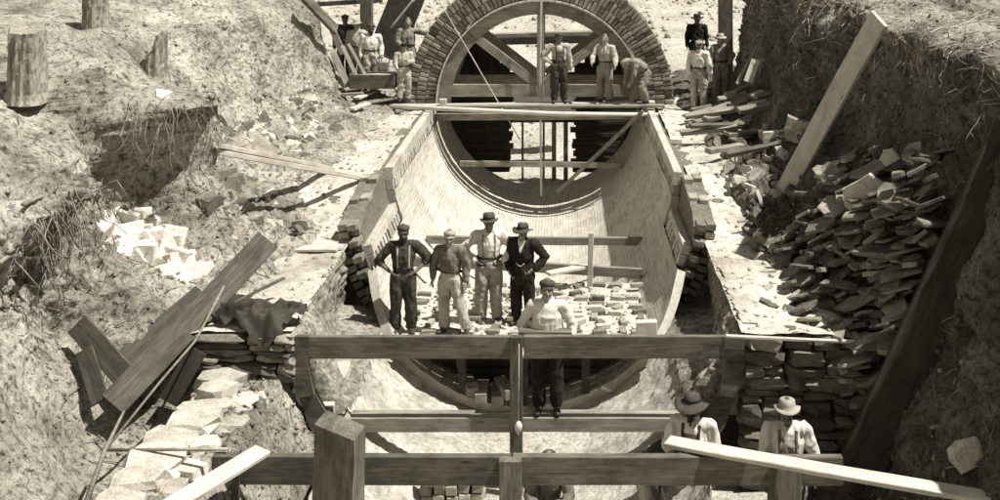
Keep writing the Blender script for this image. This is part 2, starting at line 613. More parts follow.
def bank(name, stations, ys, nprof, octs, seed, flip):
    n = len(stations)
    Yk = np.array([s[0] for s in stations])
    K = np.array([s[1] for s in stations], dtype=float)      # (n, k, 2)
    k = K.shape[1]
    # profile parameter denser in the lower part
    tt = np.linspace(0, 1, nprof) ** 1.0
    segw = np.array([1.0] * (k - 3) + [1.0, 0.55])           # last two segments run away from the trench
    kp = np.concatenate([[0], np.cumsum(segw)]); kp /= kp[-1]
    P = np.zeros((len(ys), nprof, 3))
    prof = np.zeros((n, nprof, 2))
    for a in range(n):
        for c in range(2):
            prof[a, :, c] = np.interp(tt, kp, K[a, :, c])
    # soften corners
    ker = np.array([1, 4, 6, 4, 1]) / 16.0
    for _ in range(3):
        q = prof.copy()
        q[:, 2:-2] = sum(ker[d] * prof[:, d:nprof - 4 + d] for d in range(5))
        prof = q
    wig = 0.18 * vnoise(np.stack([np.zeros_like(ys), ys * 0.9, np.full_like(ys, seed)], -1), seed)
    yy = np.clip(ys + wig, Yk[0], Yk[-1])
    for j in range(nprof):
        for c, d in ((0, 0), (1, 2)):
            P[:, j, d] = np.interp(yy, Yk, prof[:, j, c])
    P[:, :, 1] = ys[:, None]
    sdx = np.sign(P[0, 0, 0])
    lap = (ys > 14.0)
    q_ = 0.42 + 0.30 * vnoise(np.stack([ys * 0.8, ys * 0, ys * 0 + seed], -1), 7) + 0.14 * vnoise(np.stack([ys * 3.1, ys * 0, ys * 0 + seed], -1), 8)
    w_ = np.clip(1 - np.arange(nprof) / (0.16 * nprof), 0, 1)
    P[:, :, 0] -= sdx * (lap * q_)[:, None] * w_[None, :]
    P[:, :, 2] += (lap * 0.05)[:, None] * w_[None, :] * (1 - w_[None, :]) * 4 - (lap * 0.06)[:, None] * (w_[None, :] > 0.93)
    N = grid_normals(P)
    if N[..., 2].mean() < 0:
        N = -N
    msk = np.clip(0.62 + 1.3 * vnoise(P * 0.75, seed + 5), 0.12, 1.35)
    d = fbm(P, octs[:2], seed) + fbm(P, octs[2:], seed + 50) * msk
    fade = np.clip((np.arange(nprof) / nprof) / 0.05, 0.15, 1)[None, :]
    P = P + N * (d * fade)[..., None]
    N = grid_normals(P)
    if N[..., 2].mean() < 0:
        N = -N
    if flip:
        P = P[::-1].copy(); N = N[::-1].copy()
    return P, N

left_st = [
 (6.5,  [(-3.95, -1.6), (-4.3, -1.7), (-4.7, -1.3), (-5.3, -0.5), (-5.9, 0.6), (-6.5, 1.6), (-8.5, 2.2), (-16, 2.6)]),
 (11.0, [(-3.95, -1.6), (-4.2, -1.75), (-4.6, -1.25), (-5.1, -0.6), (-5.7, 0.5), (-6.2, 1.4), (-8.0, 2.2), (-16, 2.6)]),
 (12.7, [(-3.95, -1.6), (-4.5, -1.75), (-5.0, -1.5), (-5.4, -0.8), (-6.0, 0.05), (-5.75, 1.0), (-7.6, 2.1), (-16, 2.6)]),
 (13.6, [(-3.95, -1.5), (-4.6, -1.5), (-5.0, -1.2), (-5.8, -0.55), (-6.25, 0.3), (-5.30, 1.1), (-7.0, 2.1), (-16, 2.6)]),
 (14.3, [(-3.95, -0.65), (-4.3, -0.7), (-4.8, -0.45), (-5.3, -0.05), (-5.65, 0.6), (-5.75, 1.25), (-7.0, 2.15), (-16, 2.6)]),
 (15.3, [(-3.95, -0.60), (-4.3, -0.42), (-4.8, -0.05), (-5.5, 0.30), (-6.0, 0.9), (-6.3, 1.75), (-7.3, 2.25), (-16, 2.7)]),
 (15.62, [(-3.95, -0.58), (-4.4, -0.15), (-5.0, 0.20), (-5.85, 0.40), (-6.0, 1.15), (-4.70, 1.86), (-6.5, 2.25), (-16, 2.7)]),
 (16.0, [(-3.95, -0.58), (-4.35, -0.05), (-4.75, 0.30), (-5.3, 0.5), (-5.4, 1.25), (-4.40, 1.90), (-6.5, 2.28), (-16, 2.7)]),
 (16.5, [(-3.95, -0.58), (-4.35, -0.05), (-4.45, 0.35), (-4.55, 0.85), (-4.5, 1.4), (-4.42, 1.92), (-6.5, 2.3), (-16, 2.8)]),
 (16.75, [(-3.95, -0.56), (-4.4, -0.1), (-4.6, 0.25), (-4.8, 0.8), (-4.9, 1.4), (-4.9, 1.95), (-6.7, 2.3), (-16, 2.8)]),
 (17.1, [(-3.95, -0.55), (-4.6, -0.25), (-5.1, 0.05), (-5.6, 0.6), (-5.8, 1.3), (-6.0, 1.9), (-7.3, 2.35), (-16, 2.8)]),
 (20.0, [(-3.95, -0.10), (-5.0, 0.0), (-5.7, 0.35), (-6.3, 1.0), (-6.9, 1.7), (-7.6, 2.3), (-9, 2.7), (-16, 3.4)]),
 (24.0, [(-3.95, -0.04), (-4.9, 0.1), (-5.4, 0.42), (-5.9, 1.0), (-6.3, 1.65), (-6.8, 2.25), (-8.5, 2.8), (-16, 3.6)]),
 (27.2, [(-3.95, -0.02), (-4.7, 0.15), (-4.95, 0.55), (-5.15, 1.2), (-5.4, 1.9), (-5.9, 2.5), (-8.0, 3.0), (-16, 3.8)]),
 (28.6, [(-3.95, 0.02), (-5.4, 0.2), (-6.2, 0.6), (-7.0, 1.3), (-7.8, 1.9), (-8.6, 2.5), (-10, 3.0), (-16, 3.8)]),
 (32.0, [(-3.95, 0.05), (-6.0, 0.2), (-7.4, 0.6), (-8.5, 1.2), (-9.5, 1.8), (-10.5, 2.4), (-12, 2.9), (-16, 3.8)]),
]
ysL = np.concatenate([np.arange(6.5, 10.5, 0.12), np.arange(10.5, 18.5, 0.036), np.arange(18.5, 32.01, 0.06)])
PL, NL = bank('earth_bank', left_st, ysL, 300, [(0.8, 0.17), (2.3, 0.10), (5.5, 0.055, True), (13, 0.034), (26, 0.018)], 3, True)
left_bank = tag(add('earth_bank_left', grid_mesh('earth_bank_left', PL), M['earth']), kind='structure')

right_st = [
 (6.5,  [(3.6, -2.65), (4.1, -2.0), (4.7, -1.2), (5.2, 0.0), (5.7, 1.4), (6.3, 2.9), (8.0, 3.2), (16, 3.6)]),
 (11.0, [(3.7, -2.65), (4.0, -1.9), (4.6, -1.1), (5.1, 0.1), (5.7, 1.5), (6.2, 2.9), (8.0, 3.2), (16, 3.6)]),
 (13.3, [(4.15, -2.65), (4.3, -1.9), (4.75, -1.0), (5.15, 0.1), (5.6, 1.5), (6.0, 2.75), (7.6, 3.1), (16, 3.6)]),
 (14.5, [(4.0, -1.5), (4.4, -0.9), (4.75, -0.3), (5.15, 0.5), (5.65, 1.5), (5.75, 2.75), (7.4, 3.1), (16, 3.6)]),
 (17.0, [(3.95, -0.6), (4.25, -0.2), (4.6, 0.4), (5.2, 1.0), (5.5, 1.8), (5.55, 2.85), (7.2, 3.2), (16, 3.6)]),
 (20.0, [(3.95, -0.12), (4.35, 0.0), (4.75, 0.6), (5.2, 1.3), (5.5, 2.2), (5.8, 3.0), (7.4, 3.3), (16, 3.8)]),
 (24.0, [(3.95, -0.04), (4.55, 0.1), (4.85, 0.6), (5.1, 1.4), (5.3, 2.3), (5.6, 3.1), (7.4, 3.4), (16, 3.8)]),
 (27.3, [(3.95, -0.02), (4.6, 0.25), (4.75, 0.75), (4.95, 1.5), (5.05, 2.4), (5.3, 3.2), (7.4, 3.5), (16, 3.8)]),
 (28.8, [(3.95, 0.02), (5.6, 0.2), (6.0, 0.6), (6.3, 1.4), (6.6, 2.2), (7.0, 3.0), (8.6, 3.4), (16, 3.8)]),
 (32.0, [(3.95, 0.05), (6.6, 0.2), (7.4, 0.6), (8.2, 1.3), (9.0, 2.0), (9.8, 2.7), (11, 3.1), (16, 3.8)]),
]
ysR = np.concatenate([np.arange(6.5, 10.5, 0.12), np.arange(10.5, 18.5, 0.045), np.arange(18.5, 32.01, 0.06)])
PR, NR = bank('earth_bank', right_st, ysR, 280, [(0.9, 0.16), (2.4, 0.10), (5.5, 0.075, True), (13, 0.04), (26, 0.02)], 11, False)
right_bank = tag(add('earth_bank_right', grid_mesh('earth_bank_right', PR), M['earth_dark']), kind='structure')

# wide ground sheet: trench floor under the work, field beyond, to the horizon
def gz(x, y):
    ax = np.abs(x)
    far = np.interp(y, [28, 31, 36, 44, 60, 120, 400, 900], [-2.62, -2.62, -1.2, 1.3, 3.4, 6.5, 9.0, 11.0])
    sidefar = np.interp(y, [28, 32, 40, 60, 120, 400, 900], [-0.05, 0.0, 0.75, 3.2, 6.5, 9.0, 11.0])
    mid = sstep(2.4, 3.6, ax)
    base = far * (1 - mid) + np.maximum(far, sidefar) * mid
    base = np.where(y < 30, -2.62, base)
    plate = 2.3 + 0.06 * (ax - 10) + np.clip(y - 30, 0, 60) * 0.05
    m = sstep(9, 14, ax)
    out = base * (1 - m) + np.maximum(plate, base) * m
    return out - np.where((y < 33) & (ax > 3.2), 0.35, 0.0)
gx = np.concatenate([-np.geomspace(500, 16, 30), np.linspace(-15.5, 15.5, 190), np.geomspace(16, 500, 30)])
gy = np.concatenate([np.linspace(-40, 10, 12), np.linspace(10.6, 27, 50), np.linspace(27.3, 52, 130), np.geomspace(53, 900, 40)])
GX, GY = np.meshgrid(gx, gy)
GZ = gz(GX, GY)
PG = np.stack([GX, GY, GZ], -1)
amp = 0.3 + 0.7 * sstep(28, 34, GY) + 1.2 * sstep(40, 70, GY)
PG[..., 2] += fbm(PG, [(0.35, 0.10), (1.1, 0.06), (2.6, 0.05, True)], 5) * amp
ground = tag(add('ground', grid_mesh('ground', PG), M['ground']), kind='structure')
NG = grid_normals(PG)
NG = np.where(NG[..., 2:3] < 0, -NG, NG)

# ------------------------------------------------------------------ conduit
RI = 2.55
AX = Matrix.Identity(4)
Y_ARCH = 26.8

def end_y(z):
    """near end of the inner brick ring at height z"""
    return float(np.interp(z, [-2.6, -1.8, -1.3, -0.95, -0.6], [16.0, 16.15, 16.75, 17.25, 17.45]))
lin = root('brick_conduit', (0, 20, -2.95), 'limewashed brick lower half of the conduit with toothed near ends', 'conduit')
def ring_patch(name, th0, th1, nt, ny, y0f):
    P = np.zeros((ny, nt, 3)); UV = np.zeros((ny, nt, 2))
    ths = np.linspace(th0, th1, nt)
    for j, th in enumerate(ths):
        yy = np.linspace(y0f(-RI * math.cos(th)), 29.0, ny)
        P[:, j, 0] = RI * math.sin(th); P[:, j, 1] = yy; P[:, j, 2] = -RI * math.cos(th)
        UV[:, j, 0] = yy; UV[:, j, 1] = RI * th
    rad = P.copy(); rad[..., 1] = 0; rad /= np.linalg.norm(rad, axis=-1, keepdims=True)
    P = P + rad * fbm(P, [(1.2, 0.014), (5, 0.008), (14, 0.006)], 21)[..., None]
    o = add(name, grid_mesh(name, P, UV), M['lining'], lin)
    # thickness at the near end and behind
    v, f = [], []
    for j, th in enumerate(ths):
        y0 = P[0, j, 1]
        ro = RI + 0.135
        v += [tuple(P[0, j]), (ro * math.sin(th), y0, -ro * math.cos(th)), (ro * math.sin(th), 29.0, -ro * math.cos(th))]
    for j in range(nt - 1):
        for q in (0, 1):
            f.append((3 * j + q, 3 * j + q + 1, 3 * j + 4 + q, 3 * j + 3 + q))
    add('ring_end', mesh_from('ring_end', v, f), M['brick_pale'], lin)
    return o
T95, T42 = math.acos(0.95 / RI), math.acos(0.42 / RI)
inner = ring_patch('inner_ring', -T95, T95, 110, 190, end_y)
YU = {-1: 20.1, 1: 19.7}
for sd in (-1, 1):
    ring_patch('inner_ring', sd * T95, sd * T42, 16, 150, lambda z, q=YU[sd]: q)
    k = 0
    # open slots between headers, under a plain top band
    for (zc, hh, ya, yb) in ((-0.33, 0.185, YU[sd], 26.7), (-0.86, 0.185, 17.45, YU[sd] - 0.12)):
        th = math.acos(-zc / RI)
        up = Vector((sd * math.cos(th), 0, math.sin(th)))
        rd = Vector((sd * math.sin(th), 0, -math.cos(th)))
        y = ya + 0.07
        while y < yb:
            w = rnd.uniform(0.11, 0.15)
            add('header_brick', BRK['brick_pale'][k % 3], None, lin,
                frame_mat(rd * (RI + 0.062 + rnd.uniform(-.006, .006)) + Vector((0, y, 0)), (0, 1, 0), up, (w / 0.21, 1.2, hh / 0.065)))
            y += 0.235
            k += 1
        add('slot_backing', chamfer_box('slot_backing', yb - ya + 0.1, 0.02, hh + 0.06, 0), M['brick_dark'], lin, frame_mat(rd * (RI + 0.132) + Vector((0, (ya + yb) / 2, 0)), (0, 1, 0), up))
        hb = 0.235 if zc > -0.5 else 0.15
        zt = zc + hh / 2 + hb / 2
        th = math.acos(-zt / RI)
        up = Vector((sd * math.cos(th), 0, math.sin(th)))
        rd = Vector((sd * math.sin(th), 0, -math.cos(th)))
        yy2 = 28.9 if zc > -0.5 else yb
        p0 = rd * (RI + 0.075)
        plank('top_band', p0 + Vector((0, ya, 0)), p0 + Vector((0, yy2, 0)), 0.15, hb, 'bench', up=up, parent=lin, warp=0.003)
# outer ring, toothed: bricks racked back upwards
def outer_end(z):
    return 17.25 + max(0, (z + 0.30)) * 8.0
for sd in (-1, 1):
    k = 0
    arc = 0.0
    th = math.pi / 2 - 0.02
    while th > 0.62:
        r0 = RI + 0.13
        z = -r0 * math.cos(th)
        y0 = outer_end(z) + (0.11 if k % 2 else 0.0) + rnd.uniform(-.02, .02)
        for q in range(2):
            rm = r0 + 0.085 + q * 0.165
            c = Vector((sd * rm * math.sin(th), y0 + 0.14 + (0.09 if (k + q) % 2 else 0), -rm * math.cos(th)))
            radial = Vector((sd * math.sin(th), 0, -math.cos(th)))
            tang = Vector((sd * math.cos(th), 0, math.sin(th)))
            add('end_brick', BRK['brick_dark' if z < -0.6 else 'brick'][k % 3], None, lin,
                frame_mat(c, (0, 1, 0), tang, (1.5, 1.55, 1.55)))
        th -= 0.128 / (r0 + .1)
        k += 1
# body of the outer ring behind the toothing
n2 = 50
v, f = [], []
t2 = np.linspace(-math.pi / 2 + 0.03, math.pi / 2 - 0.03, n2)
for th in t2:
    z = -2.68 * math.cos(th)
    y0 = outer_end(z) + 0.30
    for (rr, y) in ((2.69, y0), (2.69, 28.9), (3.02, 28.9), (3.02, y0)):
        v.append((rr * math.sin(th), y, -rr * math.cos(th)))
for j in range(n2 - 1):
    for k in range(4):
        f.append((j * 4 + k, j * 4 + (k + 1) % 4, j * 4 + 4 + (k + 1) % 4, j * 4 + 4 + k))
f.append((0, 1, 2, 3)); f.append(tuple((n2 - 1) * 4 + k for k in (3, 2, 1, 0)))
add('outer_ring', mesh_from('outer_ring', v, f), M['brick_dark'], lin)

# bedding (cradle) ahead of the brickwork and the rough side faces up to the backing
def cradle_profile(n):
    pts = []
    for a in np.linspace(-0.92, 0.92, n):
        pts.append((2.70 * math.sin(a), -2.70 * math.cos(a)))
    return pts
yc = np.arange(9.5, 17.3, 0.045)
prof = cradle_profile(150)
P = np.array([[(x, y, z) for (x, z) in prof] for y in yc])
UVc = None
N = grid_normals(P); N = np.where((N[..., 2:3]) < 0, -N, N)
P = P + N * fbm(P, [(1.5, 0.03), (6, 0.025), (15, 0.014, True)], 31)[..., None]
cradle = tag(add('concrete_bedding', grid_mesh('concrete_bedding', P), M['cradle']),
             'pale curved concrete bedding under the timber frames', 'bedding')
for sd in (-1, 1):
    a = 0.92
    xa, za = 2.70 * math.sin(a), -2.70 * math.cos(a)
    pts = [(xa * 0.985, za - 0.1), (xa * 1.0, za + 0.05), (xa + 0.10, za + 0.10)] + [(xa + 0.10 + (2.86 - xa - 0.10) * t, za + 0.10 + (-0.60 - za - 0.10) * t) for t in np.linspace(0.05, 1, 40)]
    ysf = np.concatenate([[13.96, 13.965], np.arange(13.97, 17.32, 0.04)])
    P = np.zeros((len(ysf), len(pts), 3))
    for j, (x, z) in enumerate(pts):
        P[:, j, 0] = sd * x; P[:, j, 1] = ysf; P[:, j, 2] = z
    for i, y in enumerate(ysf):                 # follow the rising top, wall steeper towards the brickwork
        dz = zb(y) + 0.60
        t = np.linspace(0, 1, len(pts))
        P[i, 2:, 0] += sd * (1 - t[2:]) * 0.66 * min(1.0, max(0.0, (y - 14.2) / 2.2))
        P[i, :, 2] += np.clip((t - 0.5) * 2, 0, 1) * dz
    N = grid_normals(P[2:]); N = np.where((N[..., 0:1] * -sd) < 0, -N, N)
    N = np.concatenate([N[:1], N[:1], N])
    P = P + N * fbm(P, [(3, 0.05), (8, 0.045, True), (18, 0.02)], 41 + sd)[..., None]
    P[0, :, 0] = sd * 3.05; P[1, :, 0] = P[2, :, 0] * 0.7 + P[0, :, 0] * 0.3
    tag(add('rough_concrete_face', grid_mesh('rough_concrete_face', P), M['rough']),
        'rough tamped concrete face beside the ' + ('stacked slabs' if sd > 0 else 'discarded jacket'), 'concrete wall')
    # masonry backing top
    xs = np.linspace(2.80, 4.35, 60)
    yt = np.arange(13.72, 31.9, 0.06)
    P = np.zeros((len(yt), len(xs), 3))
    for j, x in enumerate(xs):
        P[:, j, 0] = sd * x; P[:, j, 1] = yt
        P[:, j, 2] = [zb(y) - 0.02 - 0.25 * max(0, x - 3.95) for y in yt]
    P[..., 2] += fbm(P, [(0.8, 0.05), (2.5, 0.03), (7, 0.018), (16, 0.008)], 51 + sd)
    if sd > 0: P = P[:, ::-1].copy()
    tag(add('masonry_backing', grid_mesh('masonry_backing', P[::-1].copy()), M['bench']),
        'mortared top of the backing wall on the ' + ('slab pile side' if sd > 0 else 'tree stump side'), 'backing wall')
    # small grit on the backing
    pass

# ------------------------------------------------------------------ drop helper
def bvh_of(obs):
    vs, fs = [], []
    for o in obs:
        m = o.data
        b = len(vs)
        co = np.zeros(len(m.vertices) * 3, dtype=np.float32)
        m.vertices.foreach_get('co', co)
        mw = np.array(o.matrix_basis)
        co = co.reshape(-1, 3) @ mw[:3, :3].T + mw[:3, 3]
        vs.extend(map(tuple, co.tolist()))
        fs.extend([tuple(i + b for i in p.vertices) for p in m.polygons])
    return BVHTree.FromPolygons(vs, fs)

# ------------------------------------------------------------------ platform inside the conduit
plat = root('brick_platform', (0, 17.6, -1.9), 'plank platform across the invert strewn with bricks', 'platform')
PZ = -1.70
y = 15.75
k = 0
plat_obs = []
while y < 18.75:
    hw = math.sqrt(RI ** 2 - PZ ** 2) - 0.03
    o = plank('platform_plank', (-hw + rnd.uniform(0, .08), y + 0.12, PZ - 0.025), (hw - rnd.uniform(0, .08), y + 0.12, PZ - 0.025), 0.228, 0.05, 'wood_pale', parent=plat, warp=0.003)
    plat_obs.append(o)
    y += 0.236
    k += 1
for x in (-0.9, 0.0, 0.9):
    plank('joist', (x, 15.82, PZ - 0.14), (x, 18.8, PZ - 0.14), 0.12, 0.17, 'wood_black', parent=plat, warp=0.003)
for x in (-0.9, 0.0, 0.9):
    for y in (16.1, 18.5):
        zz = -math.sqrt(RI ** 2 - x * x)
        plank('prop', (x, y, zz + 0.0), (x, y, PZ - 0.225), 0.12, 0.12, 'wood_black', up=(0, 1, 0), parent=plat, warp=0)  # black tone carries the darkness under the platform
lining_bvh = bvh_of([inner])
site_bvh = bvh_of([left_bank, right_bank, ground, inner] + plat_obs + [o for o in COL.objects if o.name.startswith(('masonry_backing', 'concrete_bedding'))])
def drop(x, y, top=6.0):
    h = site_bvh.ray_cast(Vector((x, y, top)), Vector((0, 0, -1)))
    return (h[0], h[1]) if h[0] is not None else (Vector((x, y, 0)), Vector((0, 0, 1)))

# ------------------------------------------------------------------ brick arch and its timber centering
arch = root('brick_arch', (0, Y_ARCH, 0.0), 'half round brick arch ring turned over timber centering', 'arch')
nv_ = 78
for ring in range(3):
    r_in = RI + 0.02 + ring * 0.232
    n = nv_ + ring * 6
    for k in range(n):
        a = math.pi * (k + 0.5) / n
        if ring == 2 and rnd.random() < 0.10:
            continue
        c = Vector((math.cos(a) * (r_in + 0.112), Y_ARCH + 0.10 + rnd.uniform(-0.035, 0.03), math.sin(a) * (r_in + 0.112)))
        th = math.pi * (r_in + .11) / n
        add('brick', BRK['brick'][(k + ring) % 3], None, arch,
            frame_mat(c, (math.cos(a), 0, math.sin(a)), (-math.sin(a), 0, math.cos(a)), (1.06, 2.1, th * 0.80 / 0.065)))
v, f = [], []
n = 90
for k in range(n + 1):
    a = math.pi * k / n
    ro = 3.22 + 0.03 * math.sin(k * 2.1) + (0.05 if k % 2 else 0)
    for (r_, y) in ((RI + 0.03, Y_ARCH + 0.06), (RI + 0.03, Y_ARCH + 2.1), (ro, Y_ARCH + 2.1), (ro, Y_ARCH + 0.06)):
        v.append((r_ * math.cos(a), y, r_ * math.sin(a)))
for k in range(n):
    for q in range(4):
        f.append((k * 4 + q, k * 4 + 4 + q, k * 4 + 4 + (q + 1) % 4, k * 4 + (q + 1) % 4))
f.append((3, 2, 1, 0)); f.append(tuple(n * 4 + q for q in range(4)))
add('barrel', mesh_from('barrel', v, f), M['brick_dark'], arch)

cen = root('timber_centering', (0, Y_ARCH, 0.1), 'spoked timber centering frame carrying the brick arch', 'centering')
def arc_rib(name, r0, r1, y0, y1, a0, a1, parent, mat, n=14):
    v, f = [], []
    for k in range(n + 1):
        a = a0 + (a1 - a0) * k / n
        for (r_, y) in ((r0, y0), (r0, y1), (r1, y1), (r1, y0)):
            v.append((r_ * math.cos(a), y, r_ * math.sin(a)))
    for k in range(n):
        for q in range(4):
            f.append((k * 4 + q, k * 4 + 4 + q, k * 4 + 4 + (q + 1) % 4, k * 4 + (q + 1) % 4))
    f.append((3, 2, 1, 0)); f.append(tuple(n * 4 + q for q in range(4)))
    return add(name, mesh_from(name, v, f), M[mat], parent)
for yo in (0.0, 1.6):
    yf = Y_ARCH - 0.02 + yo
    for k in range(4):
        arc_rib('rim_segment', 2.18, 2.49, yf, yf + 0.10, math.pi * (k + 0.004) / 4, math.pi * (k + 0.996) / 4, cen, 'wood')
    for sd in (-1, 1):
        plank('tie_beam', (sd * 0.09, yf + 0.05, 0.32), (sd * 2.20, yf + 0.05, 0.32), 0.10, 0.30, 'wood', parent=cen, warp=0.003)
        a = R(46)
        plank('spoke', (sd * 0.12, yf + 0.05, 0.50), (sd * 2.20 * math.cos(a), yf + 0.05, 2.20 * math.sin(a)), 0.09, 0.22, 'wood', up=(0, 0, 1), parent=cen, warp=0.003)
    plank('king_post', (0, yf + 0.03, 0.17), (0, yf + 0.03, 2.18), 0.17, 0.15, 'wood', up=(0, 1, 0), parent=cen, warp=0.003)
for k in range(44):
    a = math.pi * (k + 0.5) / 44
    plank('lagging_board', (2.52 * math.cos(a), Y_ARCH - 0.10, 2.52 * math.sin(a)), (2.52 * math.cos(a), Y_ARCH + 2.05, 2.52 * math.sin(a)), 0.168, 0.045, 'wood_pale', up=(math.cos(a), 0, math.sin(a)), parent=cen, warp=0)
# timbers across the springline below the centering
plank('cross_beam', (-2.50, 26.55, -0.26), (2.50, 26.55, -0.26), 0.14, 0.15, 'wood', label='timber beam spanning the conduit just below the arch centering', cat='beam')
plank('strut', (-1.98, 27.0, -1.50), (1.98, 27.0, -1.55), 0.10, 0.14, 'wood', label='horizontal strut wedged across the shaded tunnel mouth', cat='strut')
plank('scaffold_board', (-3.55, 26.35, 0.03), (2.75, 26.35, 0.10), 0.28, 0.06, 'wood_pale', label='long scaffold board under the feet of the man before the arch', cat='board')
plank('scaffold_board', (-2.3, 26.02, 0.06), (2.95, 26.02, 0.10), 0.24, 0.055, 'wood', label='second scaffold board, darker, on the springline before the arch', cat='board')
add_p = tube_mesh([(-3.5, 25.75, 0.12), (-1.5, 25.75, 0.03), (0.5, 25.75, -0.06), (2.85, 25.75, -0.08)], [0.05, 0.055, 0.055, 0.05], 8)
tag(add('pole', add_p, M['wood_pale']), 'pale round pole laid across the conduit in front of the scaffold boards', 'pole')
plank('brace_board', W(643, 111, 25.6), W(557, 192, 26.6), 0.09, 0.05, 'wood', up=(0, -1, 0.3), label='slanting brace board from the right springline to the invert', cat='brace')
plank('level_rod', W(541, -2, 26.6), W(541, 196, 26.6), 0.05, 0.03, 'wood_pale', up=(0, -1, 0), label='thin upright rod standing on the centre line before the arch', cat='rod')
plank('block', W(443, 108, 26.2), W(443, 99, 26.2), 0.16, 0.16, 'wood_pale', up=(0, 1, 0), label='small pale block under the end of the scaffold board', cat='block')

# bulkheads of stacked boards beyond the arch, a gap between them
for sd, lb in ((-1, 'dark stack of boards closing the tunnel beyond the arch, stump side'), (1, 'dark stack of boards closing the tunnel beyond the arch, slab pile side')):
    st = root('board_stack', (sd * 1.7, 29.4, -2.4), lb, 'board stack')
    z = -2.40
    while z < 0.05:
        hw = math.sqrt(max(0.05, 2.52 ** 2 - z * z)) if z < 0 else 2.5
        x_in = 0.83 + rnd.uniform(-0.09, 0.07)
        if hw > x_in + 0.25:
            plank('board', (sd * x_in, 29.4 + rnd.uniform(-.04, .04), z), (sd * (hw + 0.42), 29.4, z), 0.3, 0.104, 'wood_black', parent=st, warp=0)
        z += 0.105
bk = root('bulkhead_frame', (0, 29.75, -2.6), 'posts and rails standing in the bright gap of the tunnel bulkhead', 'frame')
plank('panel', (-0.95, 29.75, -0.50), (0.95, 29.75, -0.50), 0.06, 0.62, 'wood_pale', parent=bk, warp=0)
plank('rail', (-1.0, 29.7, -0.92), (1.0, 29.7, -0.92), 0.10, 0.15, 'wood_black', parent=bk, warp=0)
plank('rail', (-1.0, 29.7, -2.12), (1.0, 29.7, -2.12), 0.10, 0.11, 'wood_dark', parent=bk, warp=0)
for x in (-0.55, 0.02, 0.30, 0.62):
    plank('post', (x, 29.85, -2.6), (x, 29.85, -0.84), 0.12 if x > .1 else 0.06, 0.10, 'wood', up=(0, 1, 0), parent=bk, warp=0)
# added dark panels standing in for the shaded depth behind the spokes
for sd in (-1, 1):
    pn = root('added_dark_screen', (sd * 1.6, 29.0, 0.1), 'added dark boarded panel standing in for shade behind the spokes, ' + ('stump side' if sd < 0 else 'slab pile side'), 'panel')
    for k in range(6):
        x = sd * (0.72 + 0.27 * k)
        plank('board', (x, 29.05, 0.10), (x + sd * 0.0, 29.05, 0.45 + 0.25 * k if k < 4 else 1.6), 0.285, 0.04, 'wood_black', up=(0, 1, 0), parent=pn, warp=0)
plank('lumber', (-1.7, 30.6, 1.22), (2.3, 31.2, 1.28), 0.3, 0.12, 'wood', label='timber baulk lying behind the centering', cat='timber')
plank('lumber', (-1.9, 31.2, 1.05), (1.9, 31.9, 1.02), 0.34, 0.22, 'wood_black', label='dark timber baulk below the paler one behind the centering', cat='timber')

# ropes
def rope(p0, p1, sag, r, label, mat='rope'):
    p0, p1 = Vector(p0), Vector(p1)
    pts = [p0.lerp(p1, t) - Vector((0, 0, sag * 4 * t * (1 - t))) for t in np.linspace(0, 1, 9)]
    return tag(add('rope', tube_mesh(pts, r, 5), M[mat]), label, 'rope')
rope(W(437, -3, 26.3), W(520, 140, 26.7), 0.0, 0.014, 'thin taut rope slanting across the spokes of the centering')
rope(W(415, -2, 28.4), W(391, 28, 28.4), 0.0, 0.035, 'pale rope hanging from the dark timber post')

# ------------------------------------------------------------------ struts in the open conduit
plank('strut', (-2.02, 20.8, -1.52), (2.06, 20.8, -1.58), 0.08, 0.15, 'wood', label='pale strut spanning the open conduit behind the four standing men', cat='strut')
plank('strut', (-2.02, 19.05, -1.40), (1.93, 19.05, -1.60), 0.08, 0.17, 'wood', label='tilted strut at waist height behind the men, lower than the other', cat='strut')
plank('upright_stick', (1.02, 18.6, PZ), (1.04, 18.6, -0.78), 0.09, 0.04, 'wood_pale', up=(0, -1, 0), label='pale upright stick standing on the platform behind the struts', cat='stick')
plank('timber_block', (1.80, 16.05, PZ + 0.0), (1.79, 16.05, PZ + 0.38), 0.30, 0.14, 'wood_pale', up=(0, -1, 0.05), label='pale timber block standing at the edge of the platform', cat='block')
plank('board', W(587, 266, 18.7), W(548, 274, 18.3), 0.16, 0.05, 'wood_pale', label='short pale board resting against the tilted strut', cat='board')
us = root('board_stack', (0, 16.9, -2.5), 'added dark boards that darken the space under the plank platform', 'board stack')  # boards added to darken the hollow under the platform
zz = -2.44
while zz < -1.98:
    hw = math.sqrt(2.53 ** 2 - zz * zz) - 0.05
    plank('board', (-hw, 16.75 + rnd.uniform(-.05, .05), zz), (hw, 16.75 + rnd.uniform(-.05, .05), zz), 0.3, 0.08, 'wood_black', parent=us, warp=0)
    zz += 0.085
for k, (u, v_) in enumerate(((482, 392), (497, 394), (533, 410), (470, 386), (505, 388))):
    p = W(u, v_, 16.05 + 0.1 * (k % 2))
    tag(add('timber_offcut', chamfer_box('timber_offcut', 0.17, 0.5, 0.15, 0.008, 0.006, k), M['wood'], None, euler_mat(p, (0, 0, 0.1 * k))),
        'squared timber offcut lying in the dark under the platform', 'offcut', 'offcuts under the platform')

